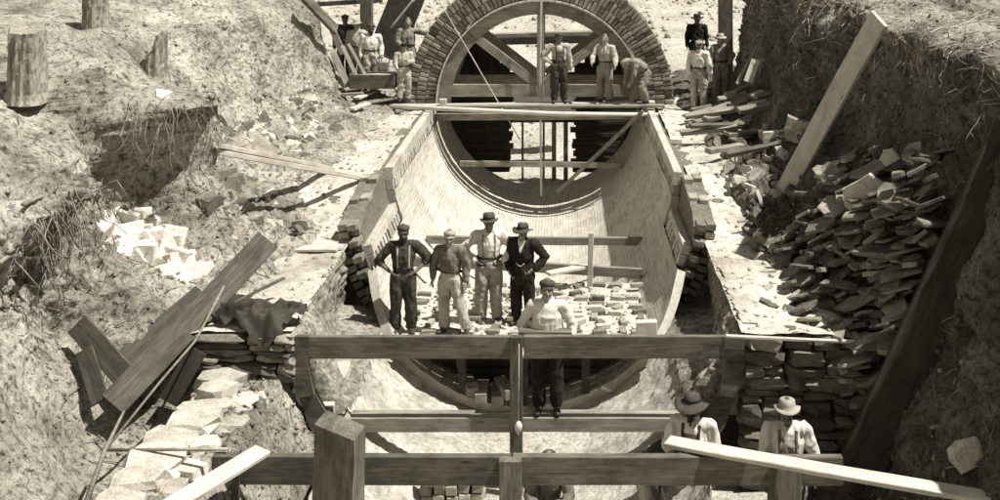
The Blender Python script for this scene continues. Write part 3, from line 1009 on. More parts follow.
# ------------------------------------------------------------------ template frame
YF = 13.75
fr = root('template_frame', (0, YF, -2.6), 'timber template frame with curved sides spanning the conduit trench', 'template frame')
for sd in (-1, 1):
    plank('top_beam', (sd * 0.085, YF, -0.80), (sd * 2.60, YF, -0.80), 0.07, 0.28, 'wood_dark' if sd < 0 else 'wood_dark', parent=fr, warp=0.006)
    plank('lower_beam', (sd * 0.005, YF + 0.16, -1.80), (sd * 2.22, YF + 0.16, -1.80), 0.24, 0.18, 'wood', parent=fr, warp=0.006)
    # side rib in two curved pieces
    outer = [(2.84, -0.655), (2.83, -1.0), (2.74, -1.42), (2.60, -1.80), (2.38, -2.15)]
    inr = [(2.59, -0.655), (2.60, -1.0), (2.53, -1.38), (2.34, -1.72), (2.10, -2.02)]
    for (i0, i1, yo) in ((0, 2, -0.002), (2, 4, 0.055)):
        v, f = [], []
        for i in range(i0, i1 + 1):
            for y in (YF - 0.045 + yo, YF + 0.045 + yo):
                v.append((sd * outer[i][0], y, outer[i][1]))
                v.append((sd * inr[i][0], y, inr[i][1]))
        for i in range(i1 - i0):
            a = i * 4
            f += [(a, a + 1, a + 5, a + 4), (a + 2, a + 6, a + 7, a + 3), (a, a + 4, a + 6, a + 2), (a + 1, a + 3, a + 7, a + 5)]
        f += [(0, 2, 3, 1), ((i1 - i0) * 4, (i1 - i0) * 4 + 1, (i1 - i0) * 4 + 3, (i1 - i0) * 4 + 2)]
        add('side_rib', mesh_from('side_rib', v, f), M['wood_dark'], fr)
plank('post', (-0.005, YF - 0.03, -2.62), (-0.005, YF - 0.03, -0.655), 0.16, 0.10, 'wood_dark', up=(0, 1, 0), parent=fr, warp=0.004)
pb = root('plumb_bob', W(519, 431, YF - 0.12), 'white plumb bob hanging on a string before the frame post', 'plumb bob')
add('string', tube_mesh([W(519, 344, YF - 0.12), W(518.5, 422, YF - 0.12)], 0.006, 5), M['rope'], pb)
bp = W(518.5, 428, YF - 0.12)
add('weight', tube_mesh([bp + Vector((0, 0, z)) for z in (0.085, 0.07, 0.04, 0.0, -0.05, -0.085)], [0.012, 0.03, 0.045, 0.046, 0.032, 0.006], 10), M['lead'], pb)
plank('board', W(519, 332, YF + 0.12), W(572, 332, YF + 0.12), 0.16, 0.055, 'wood_dark', label='short dark board lying on the template frame before the man in white', cat='board')
plank('timber', W(345, 366, 14.7), W(327, 412, 13.9), 0.17, 0.16, 'wood_pale', label='short pale squared timber resting inside the left rib of the frame', cat='timber')
plank('ledge_rod', (2.6, 13.66, -0.635), (4.35, 13.66, -0.70), 0.05, 0.035, 'wood_pale', label='thin pale lath lying along the top of the dark stone wall', cat='lath')

# ------------------------------------------------------------------ near rail
YR = 11.5
nr = root('guard_rail', (0, YR, -2.62), 'heavy timber rail on posts crossing the trench before the template frame', 'rail')
sr = F / YR
def rx(u): return (u - 565) / sr + CX
plank('rail_beam', (rx(238), YR, -1.19), (rx(511), YR, -1.19), 0.09, 0.30, 'wood_dark', parent=nr, warp=0.006)
plank('rail_beam', (rx(513), YR, -1.195), (rx(842), YR, -1.195), 0.09, 0.30, 'wood_dark', parent=nr, warp=0.006)
for u in (229, 511, 786):
    plank('post', (rx(u), YR - 0.10, -2.66), (rx(u), YR - 0.10, -1.045 if u != 229 else -0.99), 0.26 if u != 511 else 0.23, 0.11, 'wood_dark', up=(0, 1, 0), parent=nr, warp=0.004)
# stout post
def stout_post():
    v, f = [], []
    n = 8
    for i in range(n + 1):
        t = i / n
        z = -2.7 + t * 2.28
        for (x, y) in ((-.215, -.13), (.215, -.13), (.215, .15), (-.215, .15)):
            zz = z
            if i == n:
                zz += -0.10 * (x + .215) / .43 + 0.02 * (y > 0)
            v.append((x + rnd.uniform(-.006, .006), y + rnd.uniform(-.006, .006), zz))
    for i in range(n):
        for k in range(4):
            f.append((i * 4 + k, i * 4 + (k + 1) % 4, i * 4 + 4 + (k + 1) % 4, i * 4 + 4 + k))
    f += [(3, 2, 1, 0), tuple(n * 4 + k for k in range(4))]
    return mesh_from('stout_post', v, f)
me = stout_post()
# grain runs upward: swap so local x is the grain
me.transform(Matrix.Rotation(R(90), 4, 'Y'))
sp = add('stout_post', me, M['wood_dark'], None, Matrix.Translation(Vector((rx(0) * 0 + (341 - 565) / (F / 10.9) + CX, 10.9, 0.0))) @ Matrix.Rotation(R(-14), 4, 'Z') @ Matrix.Rotation(R(1.5), 4, 'Y') @ Matrix.Rotation(R(-90), 4, 'Y'))
tag(sp, 'stout squared post with a sloping sawn top beside the near rail', 'post')
# planks on and around the rail
plank('gangplank', W(668, 440, 11.75), W(1030, 506, 10.2), 0.21, 0.05, 'wood_pale', up=(0.12, -0.06, 1), label='long pale plank resting on the end of the near rail', cat='plank')
plank('plank', W(263, 450, 11.35), W(160, 512, 10.0), 0.20, 0.05, 'wood_pale', up=(0.05, -0.30, 1), label='pale plank sloping down from the near rail over the white stones', cat='plank')
tag(add('thin_rod', tube_mesh([W(106, 450, 11.7), W(228, 449, 11.42)], 0.018, 6), M['wood']), 'thin horizontal rod reaching from the near rail to a leaning stick', 'rod')
tag(add('leaning_stick', tube_mesh([W(86, 503, 10.9), W(104, 452, 11.3), W(124, 411, 11.7)], [0.026, 0.024, 0.012], 6), M['wood']), 'pointed stick leaning up in front of the dark pit', 'stick')

# left chute boards
plank('chute_board', W(112, 404, 12.9), W(268, 240, 14.9), 0.34, 0.05, 'wood_shaded', up=(0.30, -0.85, 0.55), label='long dark board slanting up from the pit to the jacket ledge', cat='board')
plank('chute_board', W(124, 364, 13.6), W(204, 296, 14.5), 0.34, 0.05, 'wood_shaded', up=(0.25, -0.85, 0.6), label='shorter dark board lying just under the long slanting one', cat='board')
plank('chute_board', W(77, 324, 13.4), W(140, 392, 13.2), 0.28, 0.05, 'wood_shaded', up=(-0.25, -0.85, 0.5), label='dark board sloping the opposite way to form a V in the pit', cat='board')
plank('chute_board', W(84, 350, 13.3), W(100, 402, 13.0), 0.22, 0.045, 'wood_shaded', up=(-0.1, -0.9, 0.4), label='short board end standing under the V of boards', cat='board')
plank('chute_board', W(168, 402, 13.35), W(198, 350, 13.5), 0.24, 0.045, 'wood_black', up=(0.2, -0.9, 0.3), label='dark board on edge against the white stone steps', cat='board')
tag(add('thin_stick', tube_mesh([W(104, 452, 11.9), W(160, 382, 12.7), W(196, 340, 13.1), W(224, 286, 13.6)], 0.016, 6), M['wood']), 'thin dark stick leaning over the white stone steps', 'stick')
plank('lath', W(232, 304, 14.2), W(284, 278, 14.9), 0.05, 0.03, 'wood_dark', label='dark lath lying above the jacket on the pale ledge', cat='lath')
plank('plank', W(186, 248, 17.2), W(338, 248, 16.9), 0.22, 0.045, 'wood_pale', label='pale plank lying across the ledge beside the toothed brick end', cat='plank')
plank('plank', W(352, 181, 20.1), W(381, 187, 20.0), 0.2, 0.08, 'wood_dark', label='short dark plank end at the conduit edge', cat='plank')
plank('plank', W(244, 136, 21.6), W(276, 156, 21.0), 0.3, 0.06, 'wood', up=(.2, -.6, .8), label='short broad board tilted on the slope above the long planks', cat='plank')

# right bank timbers
plank('plank', W(880, 18, 16.3), W(773, 212, 18.6), 0.36, 0.07, 'wood_pale', up=(-0.75, -0.62, 0.25), label='broad pale plank leaning on the dark bank', cat='plank')
plank('plank', W(1015, 128, 13.0), W(858, 478, 12.6), 0.50, 0.10, 'wood_black', up=(-0.25, -0.96, -0.08), label='wide dark plank leaning against the bank beside the slab pile', cat='plank')
plank('lath', W(861, 203, 15.6), W(869, 249, 15.2), 0.07, 0.03, 'wood_pale', up=(-.2, -.8, .4), label='short white lath standing among the slabs', cat='lath')
plank('lath', W(880, 214, 15.7), W(935, 240, 15.3), 0.05, 0.03, 'wood', up=(-.2, -.8, .4), label='brown lath lying slantwise over the slabs', cat='lath')
plank('lath', W(910, 232, 15.2), W(904, 282, 14.9), 0.09, 0.03, 'wood', up=(-.2, -.8, .4), label='short brown board propped upright on the slab pile', cat='lath')
plank('pole', W(826, 318, 14.2), W(868, 402, 13.5), 0.07, 0.05, 'wood', up=(0, -.8, .4), label='squared pole leaning on the end of the dark stone wall', cat='pole')
plank('lath', W(757, 190, 18.4), W(769, 224, 17.9), 0.06, 0.03, 'wood_pale', up=(-.2, -.8, .4), label='thin pale lath at the foot of the broad leaning plank', cat='lath')
plank('lath', W(738, 222, 17.6), W(768, 219, 17.8), 0.05, 0.03, 'wood', label='thin lath lying flat on the backing near the leaning plank', cat='lath')

# far timbers
plank('derrick_post', (-4.55, 28.6, 0.0), (-4.55, 28.6, 3.4), 0.30, 0.28, 'wood_dark', up=(0, 1, 0), label='heavy upright timber post behind the men left of the arch', cat='post')
plank('derrick_brace', (-4.15, 28.75, 0.9), (-3.1, 29.2, 3.6), 0.9, 0.10, 'wood_black', up=(0, 1, -0.2), label='broad dark boarding slanting up from the upright post', cat='boarding')
plank('derrick_rail', (-6.0, 28.9, 2.25), (-4.2, 28.9, 2.35), 0.10, 0.12, 'wood_dark', label='horizontal rail fixed to the upright post', cat='rail')
plank('leaning_timber', W(303, -4, 26.0), W(336, 30, 27.0), 0.26, 0.10, 'wood_dark', up=(0.5, -0.6, 0.5), label='dark timber leaning over the edge of the stump bank', cat='timber')
plank('leaning_timber', W(330, 24, 27.6), W(343, 54, 27.6), 0.16, 0.08, 'wood', up=(0, -1, .2), label='short timber end below the leaning dark timber', cat='timber')
plank('bank_post', (4.70, 28.0, 0.2), (4.66, 28.0, 3.4), 0.34, 0.28, 'wood_dark', up=(0, 1, 0), label='heavy upright timber at the far end of the dark bank', cat='post')
for k, (a, b, w) in enumerate((((333, 52), (348, 86), .16), ((342, 46), (360, 84), .10), ((348, 44), (368, 80), .08), ((336, 60), (341, 88), .14))):
    plank('leaning_board', W(a[0], a[1], 27.3 + .1 * k), W(b[0], b[1], 26.9), w, 0.04, 'wood', up=(0.2, -0.9, 0.3), label='board leaning on the stump bank beside the mortar box', cat='board', group='boards leaning by the mortar box')
mb = root('mortar_box', W(370, 88, 26.9), 'shallow wooden mortar box beside the arch', 'box')
c = W(374, 80, 26.9)
for (dx, dy, sx, sy) in ((0, -.28, 1.10, .05), (0, .28, 1.10, .05), (-.53, 0, .05, .51), (.53, 0, .05, .51)):
    add('side', chamfer_box('side', sx, sy, 0.34, 0.006), M['wood_dark'], mb, Matrix.Translation(c + Vector((dx, dy, 0))))
add('bottom', chamfer_box('bottom', 1.0, 0.5, 0.04, 0.004), M['wood_dark'], mb, Matrix.Translation(c + Vector((0, 0, -.13))))
add('mortar', rough_block('mortar', 5, 0.05, 0.3), M['bench'], mb, Matrix.Translation(c + Vector((0, 0, 0.02))) @ Matrix.Diagonal((0.98, 0.5, 0.24, 1)))
bkt = root('bucket', W(383, 74, 27.35), 'metal bucket with a bail handle behind the mortar box', 'bucket')
bc = W(383, 74, 27.35)
add('pail', tube_mesh([bc + Vector((0, 0, z)) for z in (0, 0.02, 0.30, 0.31)], [0.11, 0.12, 0.165, 0.17], 14), M['tin'], bkt)
add('handle', tube_mesh([bc + Vector((0.165 * math.cos(a), 0, 0.30 + 0.17 * math.sin(a))) for a in np.linspace(0, math.pi, 9)], 0.010, 5), M['iron'], bkt)

# ------------------------------------------------------------------ tree stumps
def stump(loc, r, h, label, seed, split=False):
    q = random.Random(seed)
    n, m = 44, 14
    ph = [q.uniform(0, 6.28) for _ in range(6)]
    v, f = [], []
    for i in range(m + 1):
        t = i / m
        for k in range(n):
            a = 2 * math.pi * k / n
            flare = 1 + 0.22 * max(0, 1 - t * 4.5) ** 2 * (1 + 0.5 * math.sin(3 * a + ph[0]))
            rr = r * flare * (1 + 0.05 * math.sin(2 * a + ph[1]) + 0.035 * math.sin(5 * a + ph[2])) * (1 - 0.06 * t) + q.uniform(-.012, .012) + 0.012 * math.sin(13 * a + 2 * math.sin(3 * t + ph[3]))
            z = h * t
            if split:
                hh = h * (0.55 + 0.25 * math.cos(a) + (0.28 if math.cos(a) > 0.45 else 0))
                z = hh * t
            elif i == m:
                z += 0.02 * math.sin(a + ph[4]) + q.uniform(-.012, .012) + (0.07 if abs(a - 3.4) < .5 else 0)
            v.append((rr * math.cos(a), rr * math.sin(a), z - 0.12))
    for i in range(m):
        for k in range(n):
            f.append((i * n + k, i * n + (k + 1) % n, (i + 1) * n + (k + 1) % n, (i + 1) * n + k))
    rt = root('tree_stump', loc, label, 'tree stump', None)
    T = Matrix.Translation(Vector(loc))
    add('trunk', mesh_from('trunk', v, f, False), M['bark'], rt, T)
    top = [Vector(v[m * n + k]) * 1.0 for k in range(n)]
    cc = sum(top, Vector()) / n
    vv = [cc + (p - cc) * 0.985 - Vector((0, 0, .004)) for p in top] + [cc + (p - cc) * 0.5 for p in top] + [cc]
    ff = [(k, (k + 1) % n, n + (k + 1) % n, n + k) for k in range(n)] + [(n + k, n + (k + 1) % n, 2 * n) for k in range(n)]
    add('cut_face', mesh_from('cut_face', vv, ff), M['wood'], rt, T)
def on_bank(u, v, Y0=14.0):
    o = Vector((CX, 0, CZ)); d = (W(u, v, 20) - o).normalized()
    h = site_bvh.ray_cast(o, d)
    return h[0] if h[0] is not None else W(u, v, Y0)
for (u, v_, wpx, hpx, lb, sp_) in ((27, 92, 37, 64, 'thick tree stump with a notched top at the edge of the cut bank', False),
                               (96, 28, 25, 42, 'tall tree stump casting a shadow on the slope', False),
                               (152, 72, 30, 42, 'low split tree stump with a jagged side above the undercut bank', True)):
    p = on_bank(u, v_)
    s_ = F / p.y
    stump(p - Vector((0, 0, 0.03)), wpx / s_ / 2, hpx / s_ * 1.12, lb, u, sp_)

UPV = Vector((0, 0, 1))
plank('plank', on_bank(217, 149) + UPV * .06, on_bank(332, 171) + UPV * .03, 0.14, 0.07, 'wood_pale', label='long pale plank lying down the slope toward the conduit edge', cat='plank')
plank('plank', on_bank(217, 155) + UPV * .06, on_bank(362, 181) + UPV * .04, 0.13, 0.08, 'wood_pale', label='longer plank alongside another on the slope, lower of the two', cat='plank')
# ------------------------------------------------------------------ stone walls and steps
def course_wall(rt, x0, x1, z0, z1, y, key, hmin, hmax, wmin, wmax, depth, name='stone', yj=0.05):
    z = z0
    while z < z1 - 0.04:
        h = min(rnd.uniform(hmin, hmax), z1 - z)
        if z1 - z - h < hmin * 0.5: h = z1 - z
        x = x0 + rnd.uniform(-0.08, 0.03)
        while x < x1 - 0.05:
            w = min(rnd.uniform(wmin, wmax), x1 - x + 0.06)
            kk = key if not isinstance(key, tuple) else rnd.choice(key)
            add(name, rnd.choice(BLK[kk]), None, rt,
                euler_mat((x + w / 2, y + depth / 2 + rnd.uniform(-yj, yj), z + h / 2), (rnd.uniform(-.05, .05), rnd.uniform(-.05, .05), rnd.uniform(-.06, .06)), (w * 1.05, depth, h * 1.06)))
            x += w
        z += h
rw = root('stone_wall', (3.5, 13.9, -2.62), 'dark dry stone end wall behind the man in the pale hat', 'stone wall')
course_wall(rw, 2.86, 4.25, -2.6, -0.64, 13.72, ('slate_dark', 'slate_dark', 'slate'), 0.07, 0.20, 0.24, 0.66, 0.5, yj=0.08)
add('core', chamfer_box('core', 1.4, 0.5, 1.9, 0), M['slate_dark'], rw, Matrix.Translation((3.58, 14.25, -1.63)))
lw = root('stone_wall', (-3.4, 13.8, -1.2), 'flat bedded stone end wall under the jacket ledge', 'stone wall')
course_wall(lw, -4.02, -2.82, -1.22, -0.62, 13.66, 'slate', 0.06, 0.13, 0.35, 0.75, 0.5)
add('core', chamfer_box('core', 1.15, 0.5, 0.6, 0), M['slate_dark'], lw, Matrix.Translation((-3.42, 14.15, -0.95)))
# lower step on the left: fill with pale stones along its outer edge
xs = np.linspace(-4.05, -1.95, 90)
yt = np.arange(8.0, 13.9, 0.05)
P = np.zeros((len(yt), len(xs), 3))
for j, x in enumerate(xs):
    if x < -3.9: z = -1.25 - 3.0 * (-3.9 - x)
    elif x < -2.95: z = -1.22
    else: z = -1.22 - (x + 2.95) * 1.75
    P[:, j] = np.stack([np.full(len(yt), x), yt, np.full(len(yt), z)], -1)
P[..., 2] += fbm(P, [(1.5, 0.06), (5, 0.05, True), (13, 0.03), (26, 0.015)], 61)
step_o = tag(add('earth_fill', grid_mesh('earth_fill', P[::-1].copy()), M['earth']), kind='structure')
NSt = grid_normals(P); NSt = np.where(NSt[..., 2:3] < 0, -NSt, NSt)
stp = root('stone_step', (-3.6, 12, -1.25), 'row of rough pale stones edging the lower step above the pit', 'stone edging')
y = 9.4
while y < 13.5:
    L_ = rnd.uniform(0.30, 0.55)
    x = -3.72 + rnd.uniform(-.07, .07) + (y - 9.4) * 0.02
    add('stone', rnd.choice(BLK['stone_pale']), None, stp, euler_mat((x, y + L_ / 2, -1.17 + rnd.uniform(-.04, .05)), (rnd.uniform(-.1, .1), rnd.uniform(-.1, .1), rnd.uniform(-.3, .3)), (rnd.uniform(.45, .7), L_ * 1.08, rnd.uniform(.16, .26))))
    if rnd.random() < 0.75:
        add('stone', rnd.choice(BLK['stone_pale']), None, stp, euler_mat((x + rnd.uniform(.3, .5), y + L_ / 2 + rnd.uniform(-.1, .1), -1.19 + rnd.uniform(-.04, .03)), (rnd.uniform(-.1, .1), rnd.uniform(-.1, .1), rnd.uniform(-.5, .5)), (rnd.uniform(.25, .5), rnd.uniform(.2, .4), rnd.uniform(.1, .18))))
    add('stone', rnd.choice(BLK['slate']), None, stp, euler_mat((x - 0.05, y + L_ / 2, -1.42), (0, 0, rnd.uniform(-.2, .2)), (rnd.uniform(.4, .6), L_, .3)))
    y += L_

# ------------------------------------------------------------------ loose pieces
def lay(name, mesh, pt, _n, sx, sy, sz, label, cat, group, tilt=0.25, lift=0.0, yaw=None, sink=0.15, follow=0.7):
    p, n = drop(pt.x, pt.y, pt.z + 0.30)
    up = Vector((0, 0, 1)).lerp(n, follow).normalized()
    up = (up + Vector((rnd.uniform(-tilt, tilt), rnd.uniform(-tilt, tilt), 0))).normalized()
    a = rnd.uniform(0, 6.283) if yaw is None else yaw
    mw = frame_mat(p + up * (sz * (0.5 - sink) + lift), (math.cos(a), math.sin(a), 0.0), up, (1, 1, 1))
    # re-orthonormal frame keeps 'up', then scale
    xd = Vector((math.cos(a), math.sin(a), 0)); xd = (xd - up * xd.dot(up)).normalized()
    mw = frame_mat(p + up * (sz * (0.5 - sink) + lift), xd, up, (sx, sy, sz))
    o = add(name, mesh, None, None, mw)
    return tag(o, label, cat, group)

# bricks on the platform, loose rows
cnt = 0
for i in range(14):
    for j in range(12):
        x = -1.76 + j * 0.32 + rnd.uniform(-.07, .07)
        y = 15.9 + i * 0.208 + rnd.uniform(-.05, .05)
        if rnd.random() < 0.22: continue
        for lv in range(2 if rnd.random() < 0.22 else 1):
            key = rnd.choice(('brick', 'brick_pale', 'brick_pale', 'brick_dark'))
            zt = PZ + 0.034 + lv * 0.068
            hw = math.sqrt(RI ** 2 - (zt) ** 2) - 0.14
            if abs(x) > hw: continue
            tag(add('loose_brick', rnd.choice(BRK[key]), None, None,
                    euler_mat((x, y, zt), (0, 0, rnd.gauss(0, 0.35) + (1.57 if rnd.random() < .2 else 0)), (1.0, 1.0, 1.0))),
                'loose brick lying on the plank platform', 'brick', 'bricks strewn over the platform')
            cnt += 1
# loose bricks racked on the backing right of the conduit, and a few stray ones
for (u, v_) in ((684, 184), (697, 182), (709, 187), (722, 184), (690, 192), (704, 195), (716, 192), (729, 190), (737, 186), (683, 200), (698, 203), (713, 201), (728, 198), (744, 192), (690, 210), (706, 211), (720, 208)):
    Y = 19.4 - (v_ - 184) * 0.07
    p = W(u, v_, Y)
    lay('loose_brick', rnd.choice(BRK[rnd.choice(('brick', 'brick_dark'))]), p, None, 1.5, 1.3, 1.4, 'brick racked back on the backing at the slab pile side', 'brick', 'racked bricks on the slab pile side', 0.08, 0.0, rnd.gauss(0, .3), 0.0)
for (u, v_, lb) in ((676, 151, 'dark brick alone on the bare backing halfway to the arch'), (689, 178, 'dark brick alone at the edge of the racked bricks'), (704, 240, 'broken pale brick alone on the backing beside the toothing')):
    p = on_bank(u, v_)
    lay('loose_brick', BRK['brick_dark' if 'pale' not in lb else 'brick_pale'][0], p, None, 1.3, 1.4, 1.6, lb, 'brick', None, 0.1, 0, 0.2, 0.0)
# loose bricks on the left backing
for (u, v_) in ((352, 222), (358, 230), (345, 215), (335, 205), (364, 200), (340, 232), (330, 222), (322, 214), (350, 208), (342, 163), (350, 158), (357, 152), (346, 150), (338, 155), (348, 196), (356, 192)):
    p = on_bank(u, v_)
    lay('loose_brick', rnd.choice(BRK['brick']), p, None, 1.3, 1.2, 1.2, 'brick lying on the ledge beside the conduit, stump side', 'brick', 'bricks on the stump side ledge', 0.15, 0, rnd.gauss(0, .4), 0.0)

# cut pale stones heaped on the left ledge
for k in range(62):
    a = rnd.random()
    u = 108 + 88 * a + rnd.uniform(-10, 10)
    v_ = 222 + 48 * a + rnd.uniform(-14, 16)
    p = on_bank(u, v_)
    s_ = rnd.uniform(0.18, 0.36)
    lay('cut_stone', rnd.choice(CUT), p, None, s_ * 1.35, s_, s_ * rnd.uniform(.55, .8), 'pale squared stone in the heap under the undercut bank', 'stone', 'pale squared stones heaped on the ledge', 0.45, s_ * 0.35 * (k % 3) * 0.8, None, 0.05)
p = on_bank(165, 94)
lay('cut_stone', CUT[0], p, None, 0.24, 0.2, 0.18, 'single pale squared stone on the bank edge below the split stump', 'stone', None, 0.1, 0, 0.4, 0.05)
for k, (u, v_) in enumerate(((225, 178), (236, 184), (247, 188), (230, 190), (242, 194), (252, 182), (214, 206), (208, 202))):
    p = on_bank(u, v_)
    lay('field_stone', BLK['slate_dark'][k], p, None, rnd.uniform(.3, .5), rnd.uniform(.25, .35), rnd.uniform(.15, .25), 'dark rounded stone beside the undercut headland', 'stone', 'dark stones beside the headland', 0.2)
# rubble along the foot of the left slope
for k in range(110):
    t = rnd.random()
    u = 235 + 95 * t + rnd.gauss(0, 14)
    v_ = 140 - 18 * t + rnd.gauss(0, 13)
    p = on_bank(u, v_)
    s_ = abs(rnd.gauss(0.14, 0.07)) + 0.05
    lay('rubble_stone', rnd.choice(BLK[rnd.choice(('slate', 'brick_pale', 'slate_dark', 'slate'))]), p, None, s_ * 1.3, s_, s_ * .6, 'rubble stone at the foot of the pale slope', 'stone', 'rubble at the foot of the slope', 0.3)
# stones on the ledge
for k in range(26):
    u, v_ = rnd.uniform(225, 335), rnd.uniform(195, 240)
    p = on_bank(u, v_)
    s_ = rnd.uniform(.08, .24)
    lay('ledge_stone', rnd.choice(BLK['slate' if k % 3 else 'stone_pale']), p, None, s_ * 1.5, s_, s_ * .4, 'flat stone lying on the ledge before the slope', 'stone', 'flat stones on the ledge', 0.2)
# pale boards and slabs near the left of the arch
for k, (u, v_, L_, a, w) in enumerate(((366, 98, .9, 1.2, .2), (380, 104, .8, .5, .22), (372, 92, .7, 2.2, .16), (398, 112, .5, 1.9, .2), (352, 92, .8, .2, .14), (345, 98, .9, -.2, .12), (360, 110, .5, .9, .18))):
    p = on_bank(u, v_)
    h, n_ = drop(p.x, p.y)
    plank('scrap_board', h + Vector((-math.cos(a) * L_ / 2, -math.sin(a) * L_ / 2, .05)), h + Vector((math.cos(a) * L_ / 2, math.sin(a) * L_ / 2, .12)), w, 0.05, 'wood_pale' if k % 2 == 0 else 'wood', label='scrap board lying at the conduit edge left of the arch', cat='board', group='scrap boards left of the arch')

# slab pile on the right
npile = 0
tries = 0
slab_hits = []
while npile < 298 and tries < 3000:
    tries += 1
    u, v_ = rnd.uniform(778, 955), rnd.uniform(150, 400)
    # outline of the heap
    lo_u = 782 + max(0, (v_ - 245)) * 0.55 if v_ > 245 else 782 + (245 - v_) * 0.72
    hi_u = 952 - max(0, v_ - 270) * 0.55
    if not (lo_u < u < hi_u): continue
    p = on_bank(u, v_)
    if p.y < 13.2 or p.y > 18.6: continue
    s_ = 0.15 + 0.30 * rnd.random() ** 1.4
    th = rnd.uniform(0.018, 0.042)
    up = Vector((-0.36 + rnd.gauss(0, .26), 0.14 + rnd.gauss(0, .26), 1.0)).normalized()
    a = rnd.gauss(0.2, 0.8)
    xd = Vector((math.cos(a), math.sin(a), 0)); xd = (xd - up * xd.dot(up)).normalized()
    key = 'slate' if rnd.random() < 0.8 else 'slate_dark'
    o = add('stone_slab', rnd.choice(SLB[key]), None, None, frame_mat(p + Vector((-0.30, -0.16, 0.05)) * rnd.uniform(0.0, 1.4), xd, up, (s_ * rnd.uniform(1.2, 2.1), s_ * rnd.uniform(.9, 1.4), th * 1.4)))
    tag(o, 'flat quarried slab in the heap against the dark bank', 'slab', 'slabs heaped against the dark bank')
    npile += 1
for (u, v_, s_, lb) in ((879, 198, .55, 'white upturned slab standing out on the slab heap'), (903, 160, .32, 'small white slab at the top of the slab heap'), (968, 457, .28, 'pale stone alone on the dark bank beside the leaning wide plank')):
    p = on_bank(u, v_)
    add_o = add('pale_slab', SLB['stone_pale'][2 if s_ > .5 else 4] if u < 950 else BLK['stone_pale'][3], None, None, frame_mat(p + (Vector((-.3, -.35, .12)) if u < 950 else Vector((-.02, -.02, .03))), (0.3, -0.1, 1.0) if u < 950 else (1, 0.2, 0.3), (-0.4, -0.9, 0.35), (s_ * 1.25, s_, .08 if u < 950 else .2)))
    tag(add_o, lb, 'slab')

for k in range(60):
    t = rnd.random()
    u, v_ = 735 + 85 * t + rnd.gauss(0, 10), 205 + 115 * t + rnd.gauss(0, 14)
    p = on_bank(u, v_)
    if p.x < 3.1: continue
    s_ = 0.07 + 0.2 * rnd.random() ** 2
    lay('slate_chip', rnd.choice(SLB[rnd.choice(('slate', 'slate', 'stone_pale'))]), p, None, s_ * 1.7, s_, s_ * .25, 'chip of slate lying on the ledge before the slab heap', 'slate', 'slate chips on the ledge', 0.2)
# debris and lumber along the foot of the far right bank
for k in range(95):
    t = rnd.random()
    u = 705 + 75 * t + rnd.gauss(0, 13)
    v_ = 110 + 75 * rnd.random() + 20 * t
    p = on_bank(u, v_)
    if p.x > 5.0 or p.y < 17.8: continue
    s_ = abs(rnd.gauss(.17, .08)) + .05
    lay('broken_stone', rnd.choice(BLK[rnd.choice(('slate', 'brick_pale', 'slate_dark', 'stone_pale'))] if k % 2 else SLB[rnd.choice(('slate', 'stone_pale'))]), p, None, s_ * 1.5, s_, s_ * .5, 'broken stone in the debris at the foot of the far bank', 'stone', 'debris below the far dark bank', 0.4, rnd.uniform(0, .12))
for k in range(26):
    u, v_ = rnd.uniform(700, 765), rnd.uniform(92, 160)
    u += (v_ - 92) * 0.1
    p = on_bank(u, v_)
    if p.x > 4.9: continue
    L_ = rnd.uniform(.5, 1.5); a = rnd.gauss(0.45, .3)
    h = p + Vector((0, 0, .08 + rnd.uniform(0, .2)))
    d = Vector((math.cos(a), math.sin(a), rnd.uniform(-.05, .22))) * L_ / 2
    plank('scrap_timber', h - d, h + d, rnd.uniform(.08, .24), rnd.uniform(.04, .1), rnd.choice(('wood_pale', 'wood', 'wood_dark', 'wood')), up=(rnd.uniform(-.3, .3), -.3, 1), label='scrap timber in the jumble below the far dark bank', cat='timber', group='scrap timbers below the far bank')
plank('leaning_board', W(757, 46, 24.6), W(737, 84, 24.2), 0.07, 0.04, 'wood', up=(-.3, -.9, .2), label='thin board leaning on the far dark bank above the scrap timbers', cat='board')
plank('leaning_board', W(756, 60, 24.0), W(748, 82, 23.8), 0.2, 0.04, 'wood_pale', up=(-.3, -.9, .2), label='short pale board propped on the far dark bank', cat='board')

# brick stack under the near rail
for i in range(5):
    for j in range(4):
        p = W(428 + i * 12.5, 505, 13.3) 
        tag(add('stacked_brick', rnd.choice(BRK['brick']), None, None, euler_mat((p.x, 13.32 + rnd.uniform(-.03, .03), -2.62 + 0.07 + j * 0.115), (rnd.uniform(-.1, .1), rnd.uniform(-.3, .3), 1.57 + rnd.uniform(-.15, .15)), (1.2, 1.35, 1.6))),
            'brick in the stack on the trench floor under the near rail', 'brick', 'bricks stacked under the near rail')

# ------------------------------------------------------------------ clods and grit
def pick(P, N, n, lo, hi, mask, seed, pw=2.5):
    r = np.random.RandomState(seed)
    p = P.reshape(-1, 3); q = N.reshape(-1, 3)
    ok = np.where(mask(p, q))[0]
    if len(ok) == 0:
        return np.zeros((1, 3)), np.zeros((1, 3)), np.array([lo])
    i = r.choice(ok, n)
    s = lo + (hi - lo) * r.rand(n) ** pw
    jit = r.uniform(-.02, .02, (n, 3)); jit[:, 2] = 0
    return p[i] + jit, q[i], s
inview = lambda p: (np.abs((p[:, 0] - CX) / p[:, 1]) < 0.56) & (p[:, 1] > 9.5)
a, b, c = pick(PL, NL, 5000, 0.02, 0.12, lambda p, q: inview(p) & (p[:, 0] > -11), 1, 4)
scatter_stuff('clods', a, b, c, M['earth'], 'loose clods and grit over the pale earth bank', 'clods', 1, 0.55, 0.38)
a, b, c = pick(PR, NR, 7000, 0.02, 0.16, lambda p, q: inview(p) & (p[:, 0] < 9), 2, 4)
scatter_stuff('clods', a, b, c, M['earth_dark'], 'loose clods over the dark bank', 'clods', 2, 0.6, 0.36)
